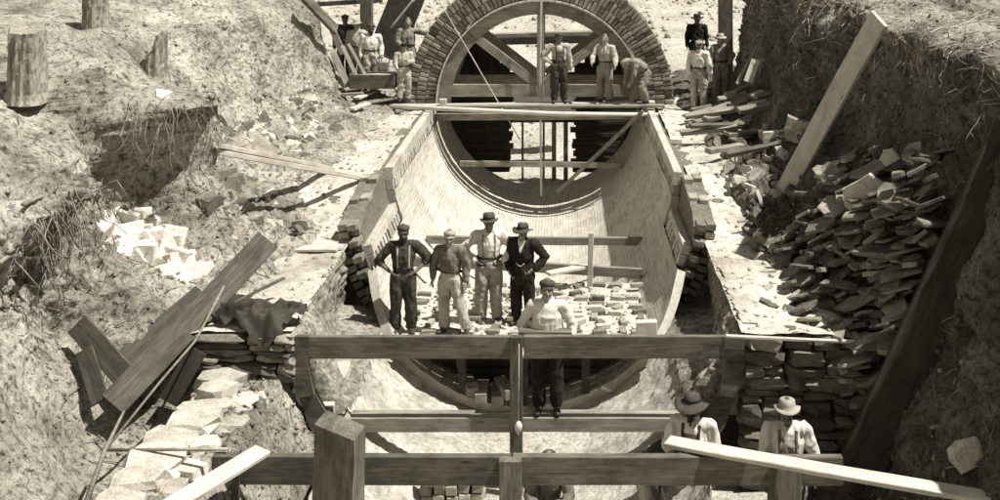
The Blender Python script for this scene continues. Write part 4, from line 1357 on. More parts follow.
a, b, c = pick(PR, NR, 1500, 0.015, 0.10, lambda p, q: inview(p) & (p[:, 0] < 9), 12, 3)
scatter_stuff('stone_chips', a, b, c, M['slate'], 'pale stone chips over the dark bank', 'stone chips', 12)
a, b, c = pick(P, NSt, 2000, 0.02, 0.09, lambda p, q: inview(p), 3, 3)
scatter_stuff('clods', a, b, c, M['earth'], 'grit and clods over the fill of the lower step', 'clods', 3)
a, b, c = pick(PG, NG, 7000, 0.04, 0.30, lambda p, q: (p[:, 1] > 32) & (p[:, 1] < 56) & (np.abs(p[:, 0]) < 17) & (q[:, 2] * 0 + p[:, 1] > 36 + 4 * np.sin(p[:, 0] * 3.1)), 4, 4)
scatter_stuff('gravel', a, b, c, M['ground'], 'coarse gravel and spoil over the ground beyond the arch', 'gravel', 4)
for o in list(COL.objects):
    if o.name.startswith('masonry_backing'):
        co = np.zeros(len(o.data.vertices) * 3, dtype=np.float32); o.data.vertices.foreach_get('co', co); co = co.reshape(-1, 3).astype(float)
        a, b, c = pick(co, np.tile(np.array([0, 0, 1.0]), (len(co), 1)), 800, 0.012, 0.10, lambda p, q: (p[:, 1] < 27), 6, 4)
        scatter_stuff('mortar_crumbs', a, b, c, M['brick_pale'], 'mortar crumbs and chips on the backing ' + ('by the slab heap' if co[:, 0].mean() > 0 else 'by the stump bank'), 'crumbs', 6)
def litter(name, P, N, n, mask, mat, label, seed, lo=0.06, hi=0.38):
    r = np.random.RandomState(seed)
    p, q, _ = pick(P, N, n, 0, 1, mask, seed)
    t = r.normal(size=(n, 3)); t -= q * (t * q).sum(1, keepdims=True); t /= np.linalg.norm(t, axis=1, keepdims=True) + 1e-9
    b = np.cross(q, t)
    L = lo + (hi - lo) * r.rand(n) ** 2.2
    w = r.uniform(0.0025, 0.0065, n)
    bend = r.normal(size=n) * 0.09
    V = []
    for k, (a, h) in enumerate(((-0.5, 0.0), (0.0, 0.25), (0.5, 0.05))):
        c = p + t * (a * L)[:, None] + b * (bend * L * (1 - 4 * a * a))[:, None] + q * (0.012 + h * 0.12 * L)[:, None]
        for (x, y) in ((-1, -1), (1, -1), (0, 1)):
            V.append(c + b * (x * w)[:, None] + q * (y * w)[:, None])
    V = np.stack(V, 1)
    base = np.array([[3 * i + k, 3 * i + (k + 1) % 3, 3 * i + 3 + (k + 1) % 3, 3 * i + 3 + k] for i in (0, 1) for k in range(3)])
    Fq = (base[None] + (np.arange(n) * 9)[:, None, None]).reshape(-1, 4)
    me = bpy.data.meshes.new(name)
    me.vertices.add(n * 9); me.vertices.foreach_set('co', V.reshape(-1).astype(np.float32))
    me.loops.add(Fq.size); me.loops.foreach_set('vertex_index', Fq.reshape(-1).astype(np.int32))
    me.polygons.add(len(Fq))
    me.polygons.foreach_set('loop_start', np.arange(0, Fq.size, 4, dtype=np.int32))
    me.polygons.foreach_set('loop_total', np.full(len(Fq), 4, dtype=np.int32))
    me.update(calc_edges=True)
    return tag(add(name, me, mat), label, 'litter', kind='stuff')
litter('twig_litter', PL, NL, 2200, lambda p, q: inview(p) & (p[:, 0] > -10) & ((p[:, 1] > 12.6) | (p[:, 2] > 0.2)), M['root'], 'twigs and root ends littering the pale bank', 21)
litter('twig_litter', PR, NR, 2600, lambda p, q: inview(p) & (p[:, 0] < 8), M['root'], 'twigs and root ends littering the dark bank', 22)
litter('straw_litter', PR, NR, 900, lambda p, q: inview(p) & (p[:, 0] < 8) & (p[:, 2] > 2.2), M['wood_pale'], 'dry grass stems along the top of the dark bank', 23, 0.1, 0.5)
xs_ = np.random.RandomState(9)
cr = np.stack([xs_.uniform(-1.7, 1.7, 1500), xs_.uniform(15.8, 20.0, 1500), np.full(1500, 0.0)], -1)
cr[:, 2] = np.where(cr[:, 1] < 18.8, PZ, -np.sqrt(RI ** 2 - cr[:, 0] ** 2))
scatter_stuff('brickbats', cr, np.tile(np.array([0, 0, 1.0]), (1500, 1)), 0.02 + 0.09 * xs_.rand(1500) ** 3, M['brick_pale'], 'brickbats and mortar crumbs over the plank platform', 'brickbats', 9)

# ------------------------------------------------------------------ roots
def root_tangle(label, starts, seed, mat, drop_dir):
    q = random.Random(seed)
    rt = root('root_tangle', starts[0][0], label, 'roots')
    for (p, L_, r0) in starts:
        pts = [Vector(p)]
        d = (Vector(drop_dir) + Vector((q.uniform(-.6, .6), q.uniform(-.6, .6), q.uniform(-.2, .5)))).normalized()
        n = 9
        for i in range(n):
            d = (d + Vector((q.uniform(-.35, .35), q.uniform(-.35, .35), -0.10 + q.uniform(-.3, .25)))).normalized()
            pts.append(pts[-1] + d * L_ / n)
        rr = add('root', tube_mesh(pts, [r0 * (1 - 0.092 * i) for i in range(n + 1)], 5), M[mat], rt)
        for fk in (3, 5, 6):
            if q.random() < 0.7:
                b0 = pts[fk]; d2 = (d + Vector((q.uniform(-1, 1), q.uniform(-.8, .4), q.uniform(-.8, .3)))).normalized()
                p2 = [b0]
                for i in range(4):
                    d2 = (d2 + Vector((q.uniform(-.4, .4), q.uniform(-.4, .4), -.15 + q.uniform(-.3, .2)))).normalized()
                    p2.append(p2[-1] + d2 * L_ * 0.09)
                add('rootlet', tube_mesh(p2, [r0 * .55 * (1 - .2 * i) for i in range(5)], 4), M[mat], rr)
st = []
for k in range(70):
    u, v_ = rnd.uniform(28, 112), rnd.uniform(188, 225)
    p = on_bank(u, v_)
    st.append((p + Vector((.02, -.05, 0)), rnd.uniform(.4, 1.3), rnd.uniform(.004, .013)))
root_tangle('tangle of pale roots hanging down the cut bank above the pit', st, 3, 'root', (0.25, -0.35, -0.9))
st = []
for k in range(45):
    u, v_ = rnd.uniform(128, 212), rnd.uniform(98, 125)
    p = on_bank(u, v_)
    st.append((p + Vector((.02, -.05, 0)), rnd.uniform(.25, 1.0), rnd.uniform(.003, .010)))
root_tangle('roots hanging over the undercut headland below the split stump', st, 4, 'root', (0.15, -0.45, -0.9))
st = []
for k in range(110):
    u, v_ = rnd.uniform(765, 990), rnd.uniform(2, 125)
    p = on_bank(u, v_)
    st.append((p + Vector((-.05, -.05, 0)), rnd.uniform(.15, .6), rnd.uniform(.003, .009)))
root_tangle('broken roots sticking out of the dark bank', st, 5, 'root', (-0.7, -0.4, -0.35))
# two bare branches over the left tangle
for (a, b, lb) in (((20, 206), (108, 186), 'bare forked branch lying over the root tangle'), ((-4, 264), (44, 252), 'pale dead branch poking out of the bank below the root tangle')):
    p0, p1 = on_bank(*a) + Vector((.1, -.12, .05)), on_bank(*b) + Vector((.1, -.12, .05))
    br = root('branch', p0, lb, 'branch')
    add('limb', tube_mesh([p0.lerp(p1, t) + Vector((0, 0, .05 * math.sin(7 * t))) for t in np.linspace(0, 1, 8)], [.03 - .002 * i for i in range(8)], 6), M['root'], br)
    for k in range(4):
        q0 = p0.lerp(p1, .25 + .2 * k)
        add('twig', tube_mesh([q0, q0 + Vector((rnd.uniform(.1, .3), -.1, rnd.uniform(-.2, .2))), q0 + Vector((rnd.uniform(.3, .5), -.15, rnd.uniform(-.3, .25)))], [.014, .01, .005], 5), M['root'], br)

# jacket thrown on the left ledge
def jacket():
    n, m = 46, 30
    P = np.zeros((n, m, 3))
    for i in range(n):
        for j in range(m):
            P[i, j] = (i / (n - 1) - .5, j / (m - 1) - .5, 0)
    P[..., 2] = 0.10 * (1 - (2 * P[..., 0]) ** 2) * (1 - (2 * P[..., 1]) ** 2)
    wv = fbm(np.stack([P[..., 0], P[..., 1], 0 * P[..., 0]], -1), [(4, .09, True), (8, .06, True), (16, .02)], 77)
    P[..., 2] += wv
    P[..., 0] *= 1.15 * (1 + 0.15 * np.sin(6 * P[..., 1])); P[..., 1] *= 0.55 * (1 + .25 * np.sin(5 * P[..., 0]))
    P[..., 2] -= 0.5 * np.clip(-P[..., 1] - 0.22, 0, 1) * 2
    return P
jp = Vector((-3.35, 13.95, zb(13.9) + 0.07))
tag(add('jacket', grid_mesh('jacket', jacket()), M['cloth_dark'], None, Matrix.Translation(jp) @ Matrix.Rotation(R(-12), 4, 'Z')), 'crumpled dark jacket thrown on the flat stone ledge', 'jacket')

# ------------------------------------------------------------------ people
def ptube(V, Fc, T, tagname, pts, lat, dep, latdir=(1, 0, 0), n=14, cap=True):
    """append an elliptical tube through pts to the lists, resampled, rounded ends"""
    pts = [Vector(p) for p in pts]
    if not isinstance(lat, (list, tuple)): lat = [lat] * len(pts)
    if not isinstance(dep, (list, tuple)): dep = [dep] * len(pts)
    q = []
    for i in range(len(pts) - 1):
        m = max(1, int((pts[i + 1] - pts[i]).length / 0.03))
        for k in range(m):
            t = k / m
            q.append((pts[i].lerp(pts[i + 1], t), lat[i] * (1 - t) + lat[i + 1] * t, dep[i] * (1 - t) + dep[i + 1] * t))
    q.append((pts[-1], lat[-1], dep[-1]))
    if cap:
        d0 = (q[0][0] - q[1][0]).normalized(); d1 = (q[-1][0] - q[-2][0]).normalized()
        r0, r1 = min(q[0][1:]), min(q[-1][1:])
        q = [(q[0][0] + d0 * r0 * 0.9, q[0][1] * 0.35, q[0][2] * 0.35), (q[0][0] + d0 * r0 * 0.6, q[0][1] * 0.78, q[0][2] * 0.78)] + q + \
            [(q[-1][0] + d1 * r1 * 0.6, q[-1][1] * 0.78, q[-1][2] * 0.78), (q[-1][0] + d1 * r1 * 0.9, q[-1][1] * 0.35, q[-1][2] * 0.35)]
    b = len(V)
    for i, (p, a, c) in enumerate(q):
        t = (q[min(i + 1, len(q) - 1)][0] - q[max(i - 1, 0)][0])
        t = t.normalized() if t.length > 1e-6 else Vector((0, 0, 1))
        A = Vector(latdir) - t * t.dot(Vector(latdir))
        if A.length < 0.05:
            A = Vector((0, 1, 0)) - t * t.y
        A.normalize()
        B = t.cross(A)
        for k in range(n):
            w = 2 * math.pi * k / n
            V.append(p + A * (a * math.cos(w)) + B * (c * math.sin(w)))
            T.append(tagname)
    m = len(q)
    for i in range(m - 1):
        for k in range(n):
            Fc.append((b + i * n + k, b + i * n + (k + 1) % n, b + (i + 1) * n + (k + 1) % n, b + (i + 1) * n + k))
    Fc.append(tuple(b + k for k in range(n - 1, -1, -1)))
    Fc.append(tuple(b + (m - 1) * n + k for k in range(n)))

def lathe(name, prof, n=20, squash=1.0, dip=0.0):
    v, f = [], []
    for (r_, z) in prof:
        for k in range(n):
            a = 2 * math.pi * k / n
            v.append((r_ * math.cos(a), r_ * math.sin(a) * squash, z - dip * (r_ ** 2) * 60 * abs(math.sin(a)) + 0.0))
    for i in range(len(prof) - 1):
        for k in range(n):
            f.append((i * n + k, i * n + (k + 1) % n, (i + 1) * n + (k + 1) % n, (i + 1) * n + k))
    f.append(tuple((len(prof) - 1) * n + k for k in range(n)))
    f.append(tuple(range(n - 1, -1, -1)))
    return mesh_from(name, v, f, True)

DEP = None
def person(loc, yaw, label, H=1.70, J=None, shirt='cloth_pale', trousers='cloth_mid', skin='skin', hat='cap', hatmat='felt',
           sleeves='long', beard=False, moustache=False, braces=False, jacket=False, bib=None, bare=False, voxel=0.012, head_yaw=0, head_tilt=0,
           hand=('relaxed', 'relaxed'), belt=True, group=None, smock=False):
    """faces -y before yaw; a is the figure's side at -x, b at +x"""
    j = dict(pel=(0, 0, .93), waist=(0, 0, 1.06), chest=(0, -.005, 1.25), upper=(0, .005, 1.375), neck=(0, .01, 1.455), head=(0, -.02, 1.585),
             sh_a=(-.195, .01, 1.385), sh_b=(.195, .01, 1.385), el_a=(-.255, .03, 1.12), el_b=(.255, .03, 1.12), wr_a=(-.265, -.05, .88), wr_b=(.265, -.05, .88),
             hip_a=(-.095, 0, .90), hip_b=(.095, 0, .90), kn_a=(-.115, -.02, .49), kn_b=(.115, -.02, .49), an_a=(-.125, .02, .09), an_b=(.125, .02, .09),
             toe_a=(-.15, -.16, .045), toe_b=(.15, -.16, .045), lat=(1, 0, 0))
    if J: j.update(J)
    j = {k: Vector(v) for k, v in j.items()}
    V, Fc, T = [], [], []
    lat = j['lat'].normalized()
    spine = (j['upper'] - j['pel']).normalized()
    fwd = lat.cross(spine) * -1.0
    fwd = spine.cross(lat) * -1.0 if fwd.length < .1 else fwd
    if fwd.dot(Vector((0, -1, 0.0))) < -0.2: fwd = -fwd
    # torso
    ptube(V, Fc, T, 'shirt', [j['waist'] - spine * .02, j['chest'] - spine * .08, j['chest'], j['upper'], j['upper'].lerp(j['neck'], .6)], [.166, .176, .184, .168, .085], [.120, .128, .128, .100, .065], lat)
    ptube(V, Fc, T, 'shirt', [j['neck'] - spine * .035, j['neck'] + spine * .012], [.078, .070], [.076, .070], lat)
    ptube(V, Fc, T, 'trousers', [j['pel'] - spine * .06, j['pel'] + spine * .03, j['waist'] - spine * .01], [.155, .165, .150], [.115, .118, .106], lat)
    if jacket or smock:
        ptube(V, Fc, T, 'jacket' if jacket else 'shirt', [j['pel'] - spine * (.12 if jacket else .05), j['waist'], j['chest'], j['upper']], [.205 if jacket else .25, .172 if jacket else .21, .19, .175], [.145 if jacket else .17, .122, .133, .108], lat)
    for s_ in 'ab':
        sh, eb, wr = j['sh_' + s_], j['el_' + s_], j['wr_' + s_]
        tg = 'jacket' if jacket else 'shirt'
        g = .008 if jacket else 0
        ptube(V, Fc, T, tg, [j['upper'].lerp(sh, .45), sh], [.075, .070 + g], [.085, .072 + g], (0, 0, 1))
        ptube(V, Fc, T, tg, [sh, sh.lerp(eb, .5), eb], [.070 + g, .067 + g, .062 + g], [.072 + g, .070 + g, .064 + g], lat)
        if sleeves == 'rolled':
            ptube(V, Fc, T, tg, [eb, eb.lerp(wr, .24)], [.062, .060], [.062, .058], lat)
            ptube(V, Fc, T, 'skin', [eb.lerp(wr, .15), eb.lerp(wr, .4), wr], [.040, .043, .029], [.040, .040, .026], lat)
        else:
            ptube(V, Fc, T, tg, [eb, eb.lerp(wr, .4), wr], [.062 + g, .060 + g, .044 + g], [.062 + g, .058 + g, .042 + g], lat)
        # hand
        d = (wr - eb).normalized()
        m_in = Vector((1 if s_ == 'a' else -1, 0, 0))
        kind = hand[0 if s_ == 'a' else 1]
        if kind == 'hip':
            d = (d + m_in * .5 + Vector((0, .0, -.25))).normalized()
        pc = wr + d * .05
        side = d.cross(m_in)
        if side.length < .1: side = d.cross(Vector((0, 1, 0)))
        side.normalize()
        if side.y > 0: side = -side
        thin = d.cross(side).normalized()
        ptube(V, Fc, T, 'skin', [wr, pc, wr + d * .088], [.028, .042, .040], [.022, .017, .014], side)
        for q, (o_, L_) in enumerate(((-.033, .066), (-.011, .078), (.011, .074), (.033, .058))):
            b0 = wr + d * .085 - side * o_ * 1.0
            cv = thin * (1 if thin.dot(m_in) > 0 else -1)
            p1 = b0 + d * L_ * .55 + cv * L_ * .12
            p2 = p1 + d * L_ * .42 + cv * L_ * .30
            ptube(V, Fc, T, 'skin', [b0, p1, p2], [.0105, .0095, .0078], [.0105, .0095, .0078], side, 8)
        tb = wr + d * .035 + side * .034
        ptube(V, Fc, T, 'skin', [tb, tb + side * .028 + d * .028, tb + side * .036 + d * .062], [.013, .0115, .009], [.013, .0115, .009], thin, 8)
        # leg
        hp, kn, an, toe = j['hip_' + s_], j['kn_' + s_], j['an_' + s_], j['toe_' + s_]
        ptube(V, Fc, T, 'trousers', [hp, hp.lerp(kn, .5), kn, kn.lerp(an, .5), an + (kn - an).normalized() * .03], [.104, .102, .089, .086, .080], [.110, .106, .092, .090, .086], lat)
        fd = (toe - an); fd.z = 0
        fl = fd.normalized() if fd.length > .01 else Vector((0, -1, 0))
        low = Vector((an.x, an.y, toe.z))
        ptube(V, Fc, T, 'shoe', [an + (kn - an).normalized() * .05, an, low + fl * .02 + Vector((0, 0, .02))], [.05, .048, .046], [.055, .055, .06], lat)
        fs = fl.cross(Vector((0, 0, 1)))
        ptube(V, Fc, T, 'shoe', [low - fl * .055, low + fl * .05, low + fl * .13, low + fl * .19], [.036, .042, .048, .038], [.040, .042, .034, .026], fs)
    # head
    hc = j['head']
    RH = Matrix.Rotation(R(head_yaw), 3, 'Z') @ Matrix.Rotation(R(head_tilt), 3, 'X')
    hx = lambda x, y, z: hc + RH @ Vector((x, y, z))
    hl = RH @ Vector((1, 0, 0))
    ptube(V, Fc, T, 'skin', [j['neck'] - (hc - j['neck']).normalized() * .03, j['neck'], hx(0, .015, -.06)], [.060, .056, .054], [.060, .058, .056], lat)
    ptube(V, Fc, T, 'skin', [hx(0, -.025, -.112), hx(0, -.018, -.085), hx(0, -.006, -.04), hx(0, 0, .01), hx(0, .003, .06), hx(0, .005, .095)], [.030, .050, .066, .074, .073, .055], [.034, .058, .082, .094, .094, .070], hl, 18)
    ptube(V, Fc, T, 'hair', [hx(0, .028, -.05), hx(0, .028, .01), hx(0, .018, .07), hx(0, .01, .100)], [.066, .077, .077, .055], [.070, .080, .086, .070], hl, 16)
    ptube(V, Fc, T, 'skin', [hx(0, -.098, .02), hx(0, -.110, -.015), hx(0, -.105, -.026)], [.010, .014, .016], [.012, .014, .010], hl, 8)
    ptube(V, Fc, T, 'skin', [hx(-.035, -.084, .024), hx(.035, -.084, .024)], [.012, .012], [.010, .010], RH @ Vector((0, 0, 1)), 8)
    for sx in (-1, 1):
        ptube(V, Fc, T, 'skin', [hx(sx * .078, .008, -.025), hx(sx * .082, .012, .022)], [.009, .011], [.020, .022], hl, 8)
    if beard:
        ptube(V, Fc, T, 'hair', [hx(0, -.055, -.045), hx(0, -.060, -.085), hx(0, -.055, -.135)], [.062, .058, .030], [.048, .045, .026], hl, 12)
    if moustache or beard:
        ptube(V, Fc, T, 'hair', [hx(-.038, -.088, -.052), hx(0, -.104, -.043), hx(.038, -.088, -.052)], [.009, .012, .009], [.010, .012, .010], RH @ Vector((0, 0, 1)), 8)
    me0 = mesh_from('tmp', V, Fc)
    ob = bpy.data.objects.new('tmp', me0)
    COL.objects.link(ob)
    md = ob.modifiers.new('r', 'REMESH'); md.mode = 'VOXEL'; md.voxel_size = voxel
    ms = ob.modifiers.new('s', 'SMOOTH'); ms.factor = .5; ms.iterations = 2
    dg = bpy.context.evaluated_depsgraph_get()
    me = bpy.data.meshes.new_from_object(ob.evaluated_get(dg))
    bpy.data.objects.remove(ob)
    bpy.data.meshes.remove(me0)
    me.name = 'body'
    kd = KDTree(len(V))
    for i, p in enumerate(V): kd.insert(p, i)
    kd.balance()
    nvt = len(me.vertices)
    co = np.zeros(nvt * 3, dtype=np.float32); me.vertices.foreach_get('co', co); co = co.reshape(-1, 3)
    no = np.zeros(nvt * 3, dtype=np.float32); me.vertices.foreach_get('normal', no); no = no.reshape(-1, 3)
    tv = [T[kd.find(p)[1]] for p in co.tolist()]
    cl = np.array([1.0 if t in ('shirt', 'trousers', 'jacket') else 0.0 for t in tv]) * (0.7 if smock else 1.0)
    sc = np.array([1.3, 1.3, 0.75])
    wr_ = fbm(co.astype(float) * sc + loc[0] * 3.1, [(4, .010), (7.5, .015, True), (15, .008, True)], 91)
    co2 = co + no * (wr_ * cl)[:, None]
    me.vertices.foreach_set('co', co2.astype(np.float32).reshape(-1))
    slots = ['skin', 'shirt', 'trousers', 'shoe', 'hair', 'jacket', 'bib']
    me.materials.clear()
    for mname in (skin, shirt, trousers, 'shoe', 'hair', jacket if jacket else shirt, bib if bib else shirt):
        me.materials.append(M[mname])
    mi = []
    for p in me.polygons:
        t = tv[p.vertices[0]]
        k = slots.index(t)
        c = p.center
        if jacket and t == 'shirt': t, k = 'jacket', 5
        if t in ('jacket', 'shirt') and (jacket or bib):
            rel = c - j['chest']
            front = rel.dot(fwd)
            u_ = abs(rel.dot(lat)); h_ = rel.dot(spine)
            if jacket and front > .04 and t == 'jacket':
                if h_ > .0 and u_ < .012 + (h_ - .0) * .28: k = 1        # shirt front in the V of the coat
            if bib and front > .02 and u_ < .10 and h_ < .06: k = 6
        mi.append(k)
    me.polygons.foreach_set('material_index', mi)
    me.polygons.foreach_set('use_smooth', [True] * len(mi))
    me.update()
    scl = H / 1.70
    mw = Matrix.Translation(Vector(loc)) @ Matrix.Rotation(R(yaw), 4, 'Z') @ Matrix.Diagonal((scl, scl, scl, 1))
    rt = add('person', None, mw=Matrix.Translation(Vector(loc)))
    tag(rt, label, 'person', group)
    body = add('body', me, None, rt, mw)
    HM = mw @ Matrix.Translation(hc) @ RH.to_4x4()
    ev = []
    for sx in (-1, 1):
        em = bpy.data.meshes.new('eye')
        bm = bmesh.new(); bmesh.ops.create_icosphere(bm, subdivisions=1, radius=.012); bm.to_mesh(em); bm.free()
        add('eye', em, M['eye'], rt, HM @ Matrix.Translation((sx * .031, -.0875, .004)))
    if hat == 'cap':
        hm = lathe('hat', [(.084, -.005), (.094, .0), (.104, .03), (.098, .062), (.06, .082), (.01, .086)], 20, 1.12)
        h = add('hat', hm, M[hatmat], rt, HM @ Matrix.Translation((0, .012, .045)) @ Matrix.Rotation(R(-6), 4, 'X'))
        pk = mesh_from('peak', [(math.cos(a) * r_, -abs(math.sin(a)) * r_ * (1.15 + q * .28) , -.004 - q * .022 + .02 * 0) for q, r_ in ((0, .085), (1, .085)) for a in np.linspace(0.3, math.pi - .3, 9)] +
                       [(math.cos(a) * r_, -abs(math.sin(a)) * r_ * (1.15 + q * .28), -.010 - q * .022) for q, r_ in ((0, .085), (1, .085)) for a in np.linspace(0.3, math.pi - .3, 9)],
                       [(k, k + 1, k + 10, k + 9) for k in range(8)] + [(k + 19, k + 18, k + 27, k + 28) for k in range(8)] + [(k + 9, k + 10, k + 28, k + 27) for k in range(8)])
        add('peak', pk, M[hatmat], h, HM @ Matrix.Translation((0, .006, .050)) @ Matrix.Rotation(R(-4), 4, 'X'))
    elif hat in ('brim', 'felt', 'wide'):
        br = {'brim': .175, 'felt': .15, 'wide': .20}[hat]
        cr_ = .095
        hm = lathe('hat', [(.078, -.012), (br * .8, -.010), (br, .002), (br, .010), (br * .75, .0), (cr_, .004), (.093, .04), (.088, .078), (.066, .094), (.01, .080)], 24, 1.14, .035)
        h = add('hat', hm, M[hatmat], rt, HM @ Matrix.Translation((0, .008, .058)) @ Matrix.Rotation(R(-5), 4, 'X'))
        if hatmat != 'felt_pale':
          bd = lathe('band', [(.0965, .006), (.0965, .03), (.094, .03), (.094, .006)], 24, 1.14)
          add('band', bd, M['cloth_black'], h, HM @ Matrix.Translation((0, .008, .060)) @ Matrix.Rotation(R(-5), 4, 'X'))
    # straps and belt hug the body surface
    if braces or (belt and not jacket and not smock):
        bv = BVHTree.FromPolygons([Vector(c) for c in co2.tolist()], [tuple(p.vertices) for p in me.polygons])
    def strip(name, path, w, mat, off=.006):
        v, f = [], []
        for (o_, d_, s_) in path:
            h = bv.ray_cast(o_, d_)
            p = (h[0] if h[0] is not None else o_ + d_ * .05) - d_ * off
            for q in (-.5, .5):
                v.append(p + s_ * (w * q)); 
            for q in (-.5, .5):
                v.append(p + s_ * (w * q) + d_ * (off + .004))
        for k in range(len(path) - 1):
            a = 4 * k
            f += [(a, a + 1, a + 5, a + 4), (a + 2, a + 6, a + 7, a + 3), (a, a + 4, a + 6, a + 2), (a + 1, a + 3, a + 7, a + 5)]
        add(name, mesh_from(name, v, f, True), M[mat], rt, mw)
    if braces:
        for sx in (-1, 1):
            for fb in (1, -1):
                path = []
                for t in np.linspace(0, 1, 9):
                    c = j['waist'].lerp(j['upper'] + spine * .03, t) + lat * sx * (.085 + .01 * t)
                    d_ = -fwd * fb
                    path.append((c + fwd * fb * .4, d_, lat))
                strip('brace_strap', path, .034, braces)
    if belt and not jacket and not smock:
        path = []
        for a in np.linspace(0, 2 * math.pi, 25):
            d_ = -(lat * math.cos(a) + fwd * math.sin(a))
            path.append((j['waist'] - spine * .015 - d_ * .24 * 1.0, d_, spine))
        strip('belt', path, .04, 'shoe', .005)
    return rt, mw, j

AK = dict(el_a=(-.40, .06, 1.15), wr_a=(-.215, -.06, 1.00), el_b=(.40, .06, 1.15), wr_b=(.215, -.06, 1.00))
# ---- the four men on the platform
def at_platform(u, Y): return Vector(((u - 565) / (F / Y) + CX, Y, PZ + 0.0))
p1 = at_platform(397, 16.6); p1.x = max(p1.x, -1.84)
person(p1, 8, 'man in dark shirt and braces, hands on hips, standing at the platform edge', 1.61,
       dict(AK, kn_a=(-.12, -.02, .49), an_a=(-.13, .02, .09)), shirt='cloth_dark', trousers='cloth_dark', skin='skin_dark', hat='cap', hatmat='felt',
       sleeves='rolled', beard=True, braces='cloth_pale', hand=('hip', 'hip'), voxel=.010)
person(at_platform(450, 16.6), -14, 'man in grey shirt and pale trousers with legs apart', 1.53,
       dict(kn_b=(.20, -.04, .49), an_b=(.30, .00, .09), toe_b=(.37, -.14, .045), hip_b=(.10, 0, .90), kn_a=(-.10, -.02, .49), an_a=(-.10, .02, .09), el_a=(-.29, .02, 1.13), wr_a=(-.30, -.02, .90), el_b=(.28, .04, 1.13), wr_b=(.30, -.03, .90)),
       shirt='cloth_mid', trousers='cloth_pale', skin='skin', hat='cap', hatmat='felt_pale', moustache=True, voxel=.010, head_yaw=14)
person(at_platform(489, 17.0), 4, 'man in white shirt and stained pale trousers, hands on hips', 1.67,
       dict(AK), shirt='cloth_white', trousers='cloth_buff', skin='skin_dark', hat='felt', hatmat='felt', hand=('hip', 'hip'), voxel=.010, braces='cloth_grey')
rt4, mw4, j4 = person(at_platform(523, 16.95), -16, 'man in dark suit and brimmed hat with a watch chain', 1.53,
       dict(el_b=(.37, .12, 1.14), wr_b=(.22, -.02, .97), el_a=(-.27, .05, 1.12), wr_a=(-.24, -.06, .93)), shirt='cloth_white', trousers='cloth_black', skin='skin', hat='brim', hatmat='felt',
       moustache=True, jacket='cloth_black', voxel=.010, head_yaw=-10, hand=('hip', 'hip'))
ch = tube_mesh([Vector((x, -.152 - .006 * math.cos(x * 20), 1.085 - .05 * (1 - (x / .07) ** 2))) for x in np.linspace(-.07, .07, 9)], .006, 5)
add('watch_chain', ch, M['cloth_white'], rt4, mw4)
# ---- man in white standing on the lower beam of the template frame
zl = -1.80 + 0.09
person(Vector(((547 - 565) / 79.2 + CX, YF + 0.24, zl)), 0, 'man in white smock standing on the lower beam of the frame', 1.66,
       dict(el_a=(-.33, .04, 1.12), wr_a=(-.30, -.04, .90), el_b=(.33, .04, 1.12), wr_b=(.30, -.04, .90), an_a=(-.10, .0, .09), an_b=(.12, .0, .09), toe_a=(-.12, -.17, .045), toe_b=(.14, -.17, .045)),
       shirt='cloth_white', trousers='cloth_black', skin='skin', hat='cap', hatmat='felt', sleeves='long', moustache=True, smock=True, voxel=.010, head_tilt=-8)
# ---- workers in the trench by the near rail
person(Vector(((693 - 565) / 88 + CX, 12.55, -2.60)), -18, 'man in dark hat and white shirt behind the near rail', 1.72,
       dict(el_a=(-.26, -.06, 1.13), wr_a=(-.16, -.26, 1.02)), shirt='cloth_white', trousers='cloth_buff', skin='skin_dark', hat='wide', hatmat='felt', voxel=.010, sleeves='rolled', beard=True, head_yaw=-10, braces='cloth_dark', bib='cloth_mid')
person(Vector(((787 - 565) / 88 + CX, 12.5, -2.62)), -6, 'man in pale hat and white shirt before the dark stone wall', 1.70,
       dict(el_a=(-.26, .0, 1.13), wr_a=(-.20, -.2, 1.0), el_b=(.29, .02, 1.13), wr_b=(.30, -.12, .94)), shirt='cloth_white', trousers='cloth_mid', skin='skin_dark', hat='felt', hatmat='felt_pale', voxel=.010, moustache=True, sleeves='rolled', bib='cloth_buff', braces='cloth_mid')
SIT = dict(pel=(0, .05, .36), waist=(0, .02, .48), chest=(0, -.06, .66), upper=(0, -.10, .78), neck=(0, -.12, .86), head=(0, -.16, .98), sh_a=(-.195, -.10, .79), sh_b=(.195, -.10, .79),
           el_a=(-.27, -.20, .56), el_b=(.27, -.20, .56), wr_a=(-.16, -.40, .50), wr_b=(.16, -.40, .50), hip_a=(-.10, .02, .34), hip_b=(.10, .02, .34),
           kn_a=(-.18, -.40, .46), kn_b=(.18, -.40, .46), an_a=(-.17, -.30, .09), an_b=(.17, -.30, .09), toe_a=(-.20, -.48, .045), toe_b=(.20, -.48, .045))
person(Vector(((548 - 565) / 85 + CX, 12.9, -2.62)), 6, 'man in dark hat crouching in the trench behind the near rail', 1.50, SIT, shirt='cloth_mid', trousers='cloth_grey', skin='skin', hat='brim', hatmat='felt', voxel=.011)
BEND = dict(pel=(0, .12, .78), waist=(0, .06, .90), chest=(0, -.12, 1.02), upper=(0, -.23, 1.07), neck=(0, -.31, 1.06), head=(0, -.42, 1.02), sh_a=(-.19, -.22, 1.05), sh_b=(.19, -.22, 1.05),
            el_a=(-.24, -.28, .80), el_b=(.24, -.28, .80), wr_a=(-.18, -.36, .58), wr_b=(.18, -.36, .58), hip_a=(-.1, .12, .76), hip_b=(.1, .12, .76), kn_a=(-.14, -.04, .44), kn_b=(.14, -.04, .44),
            an_a=(-.14, .08, .09), an_b=(.14, .08, .09), toe_a=(-.16, -.10, .045), toe_b=(.16, -.10, .045))
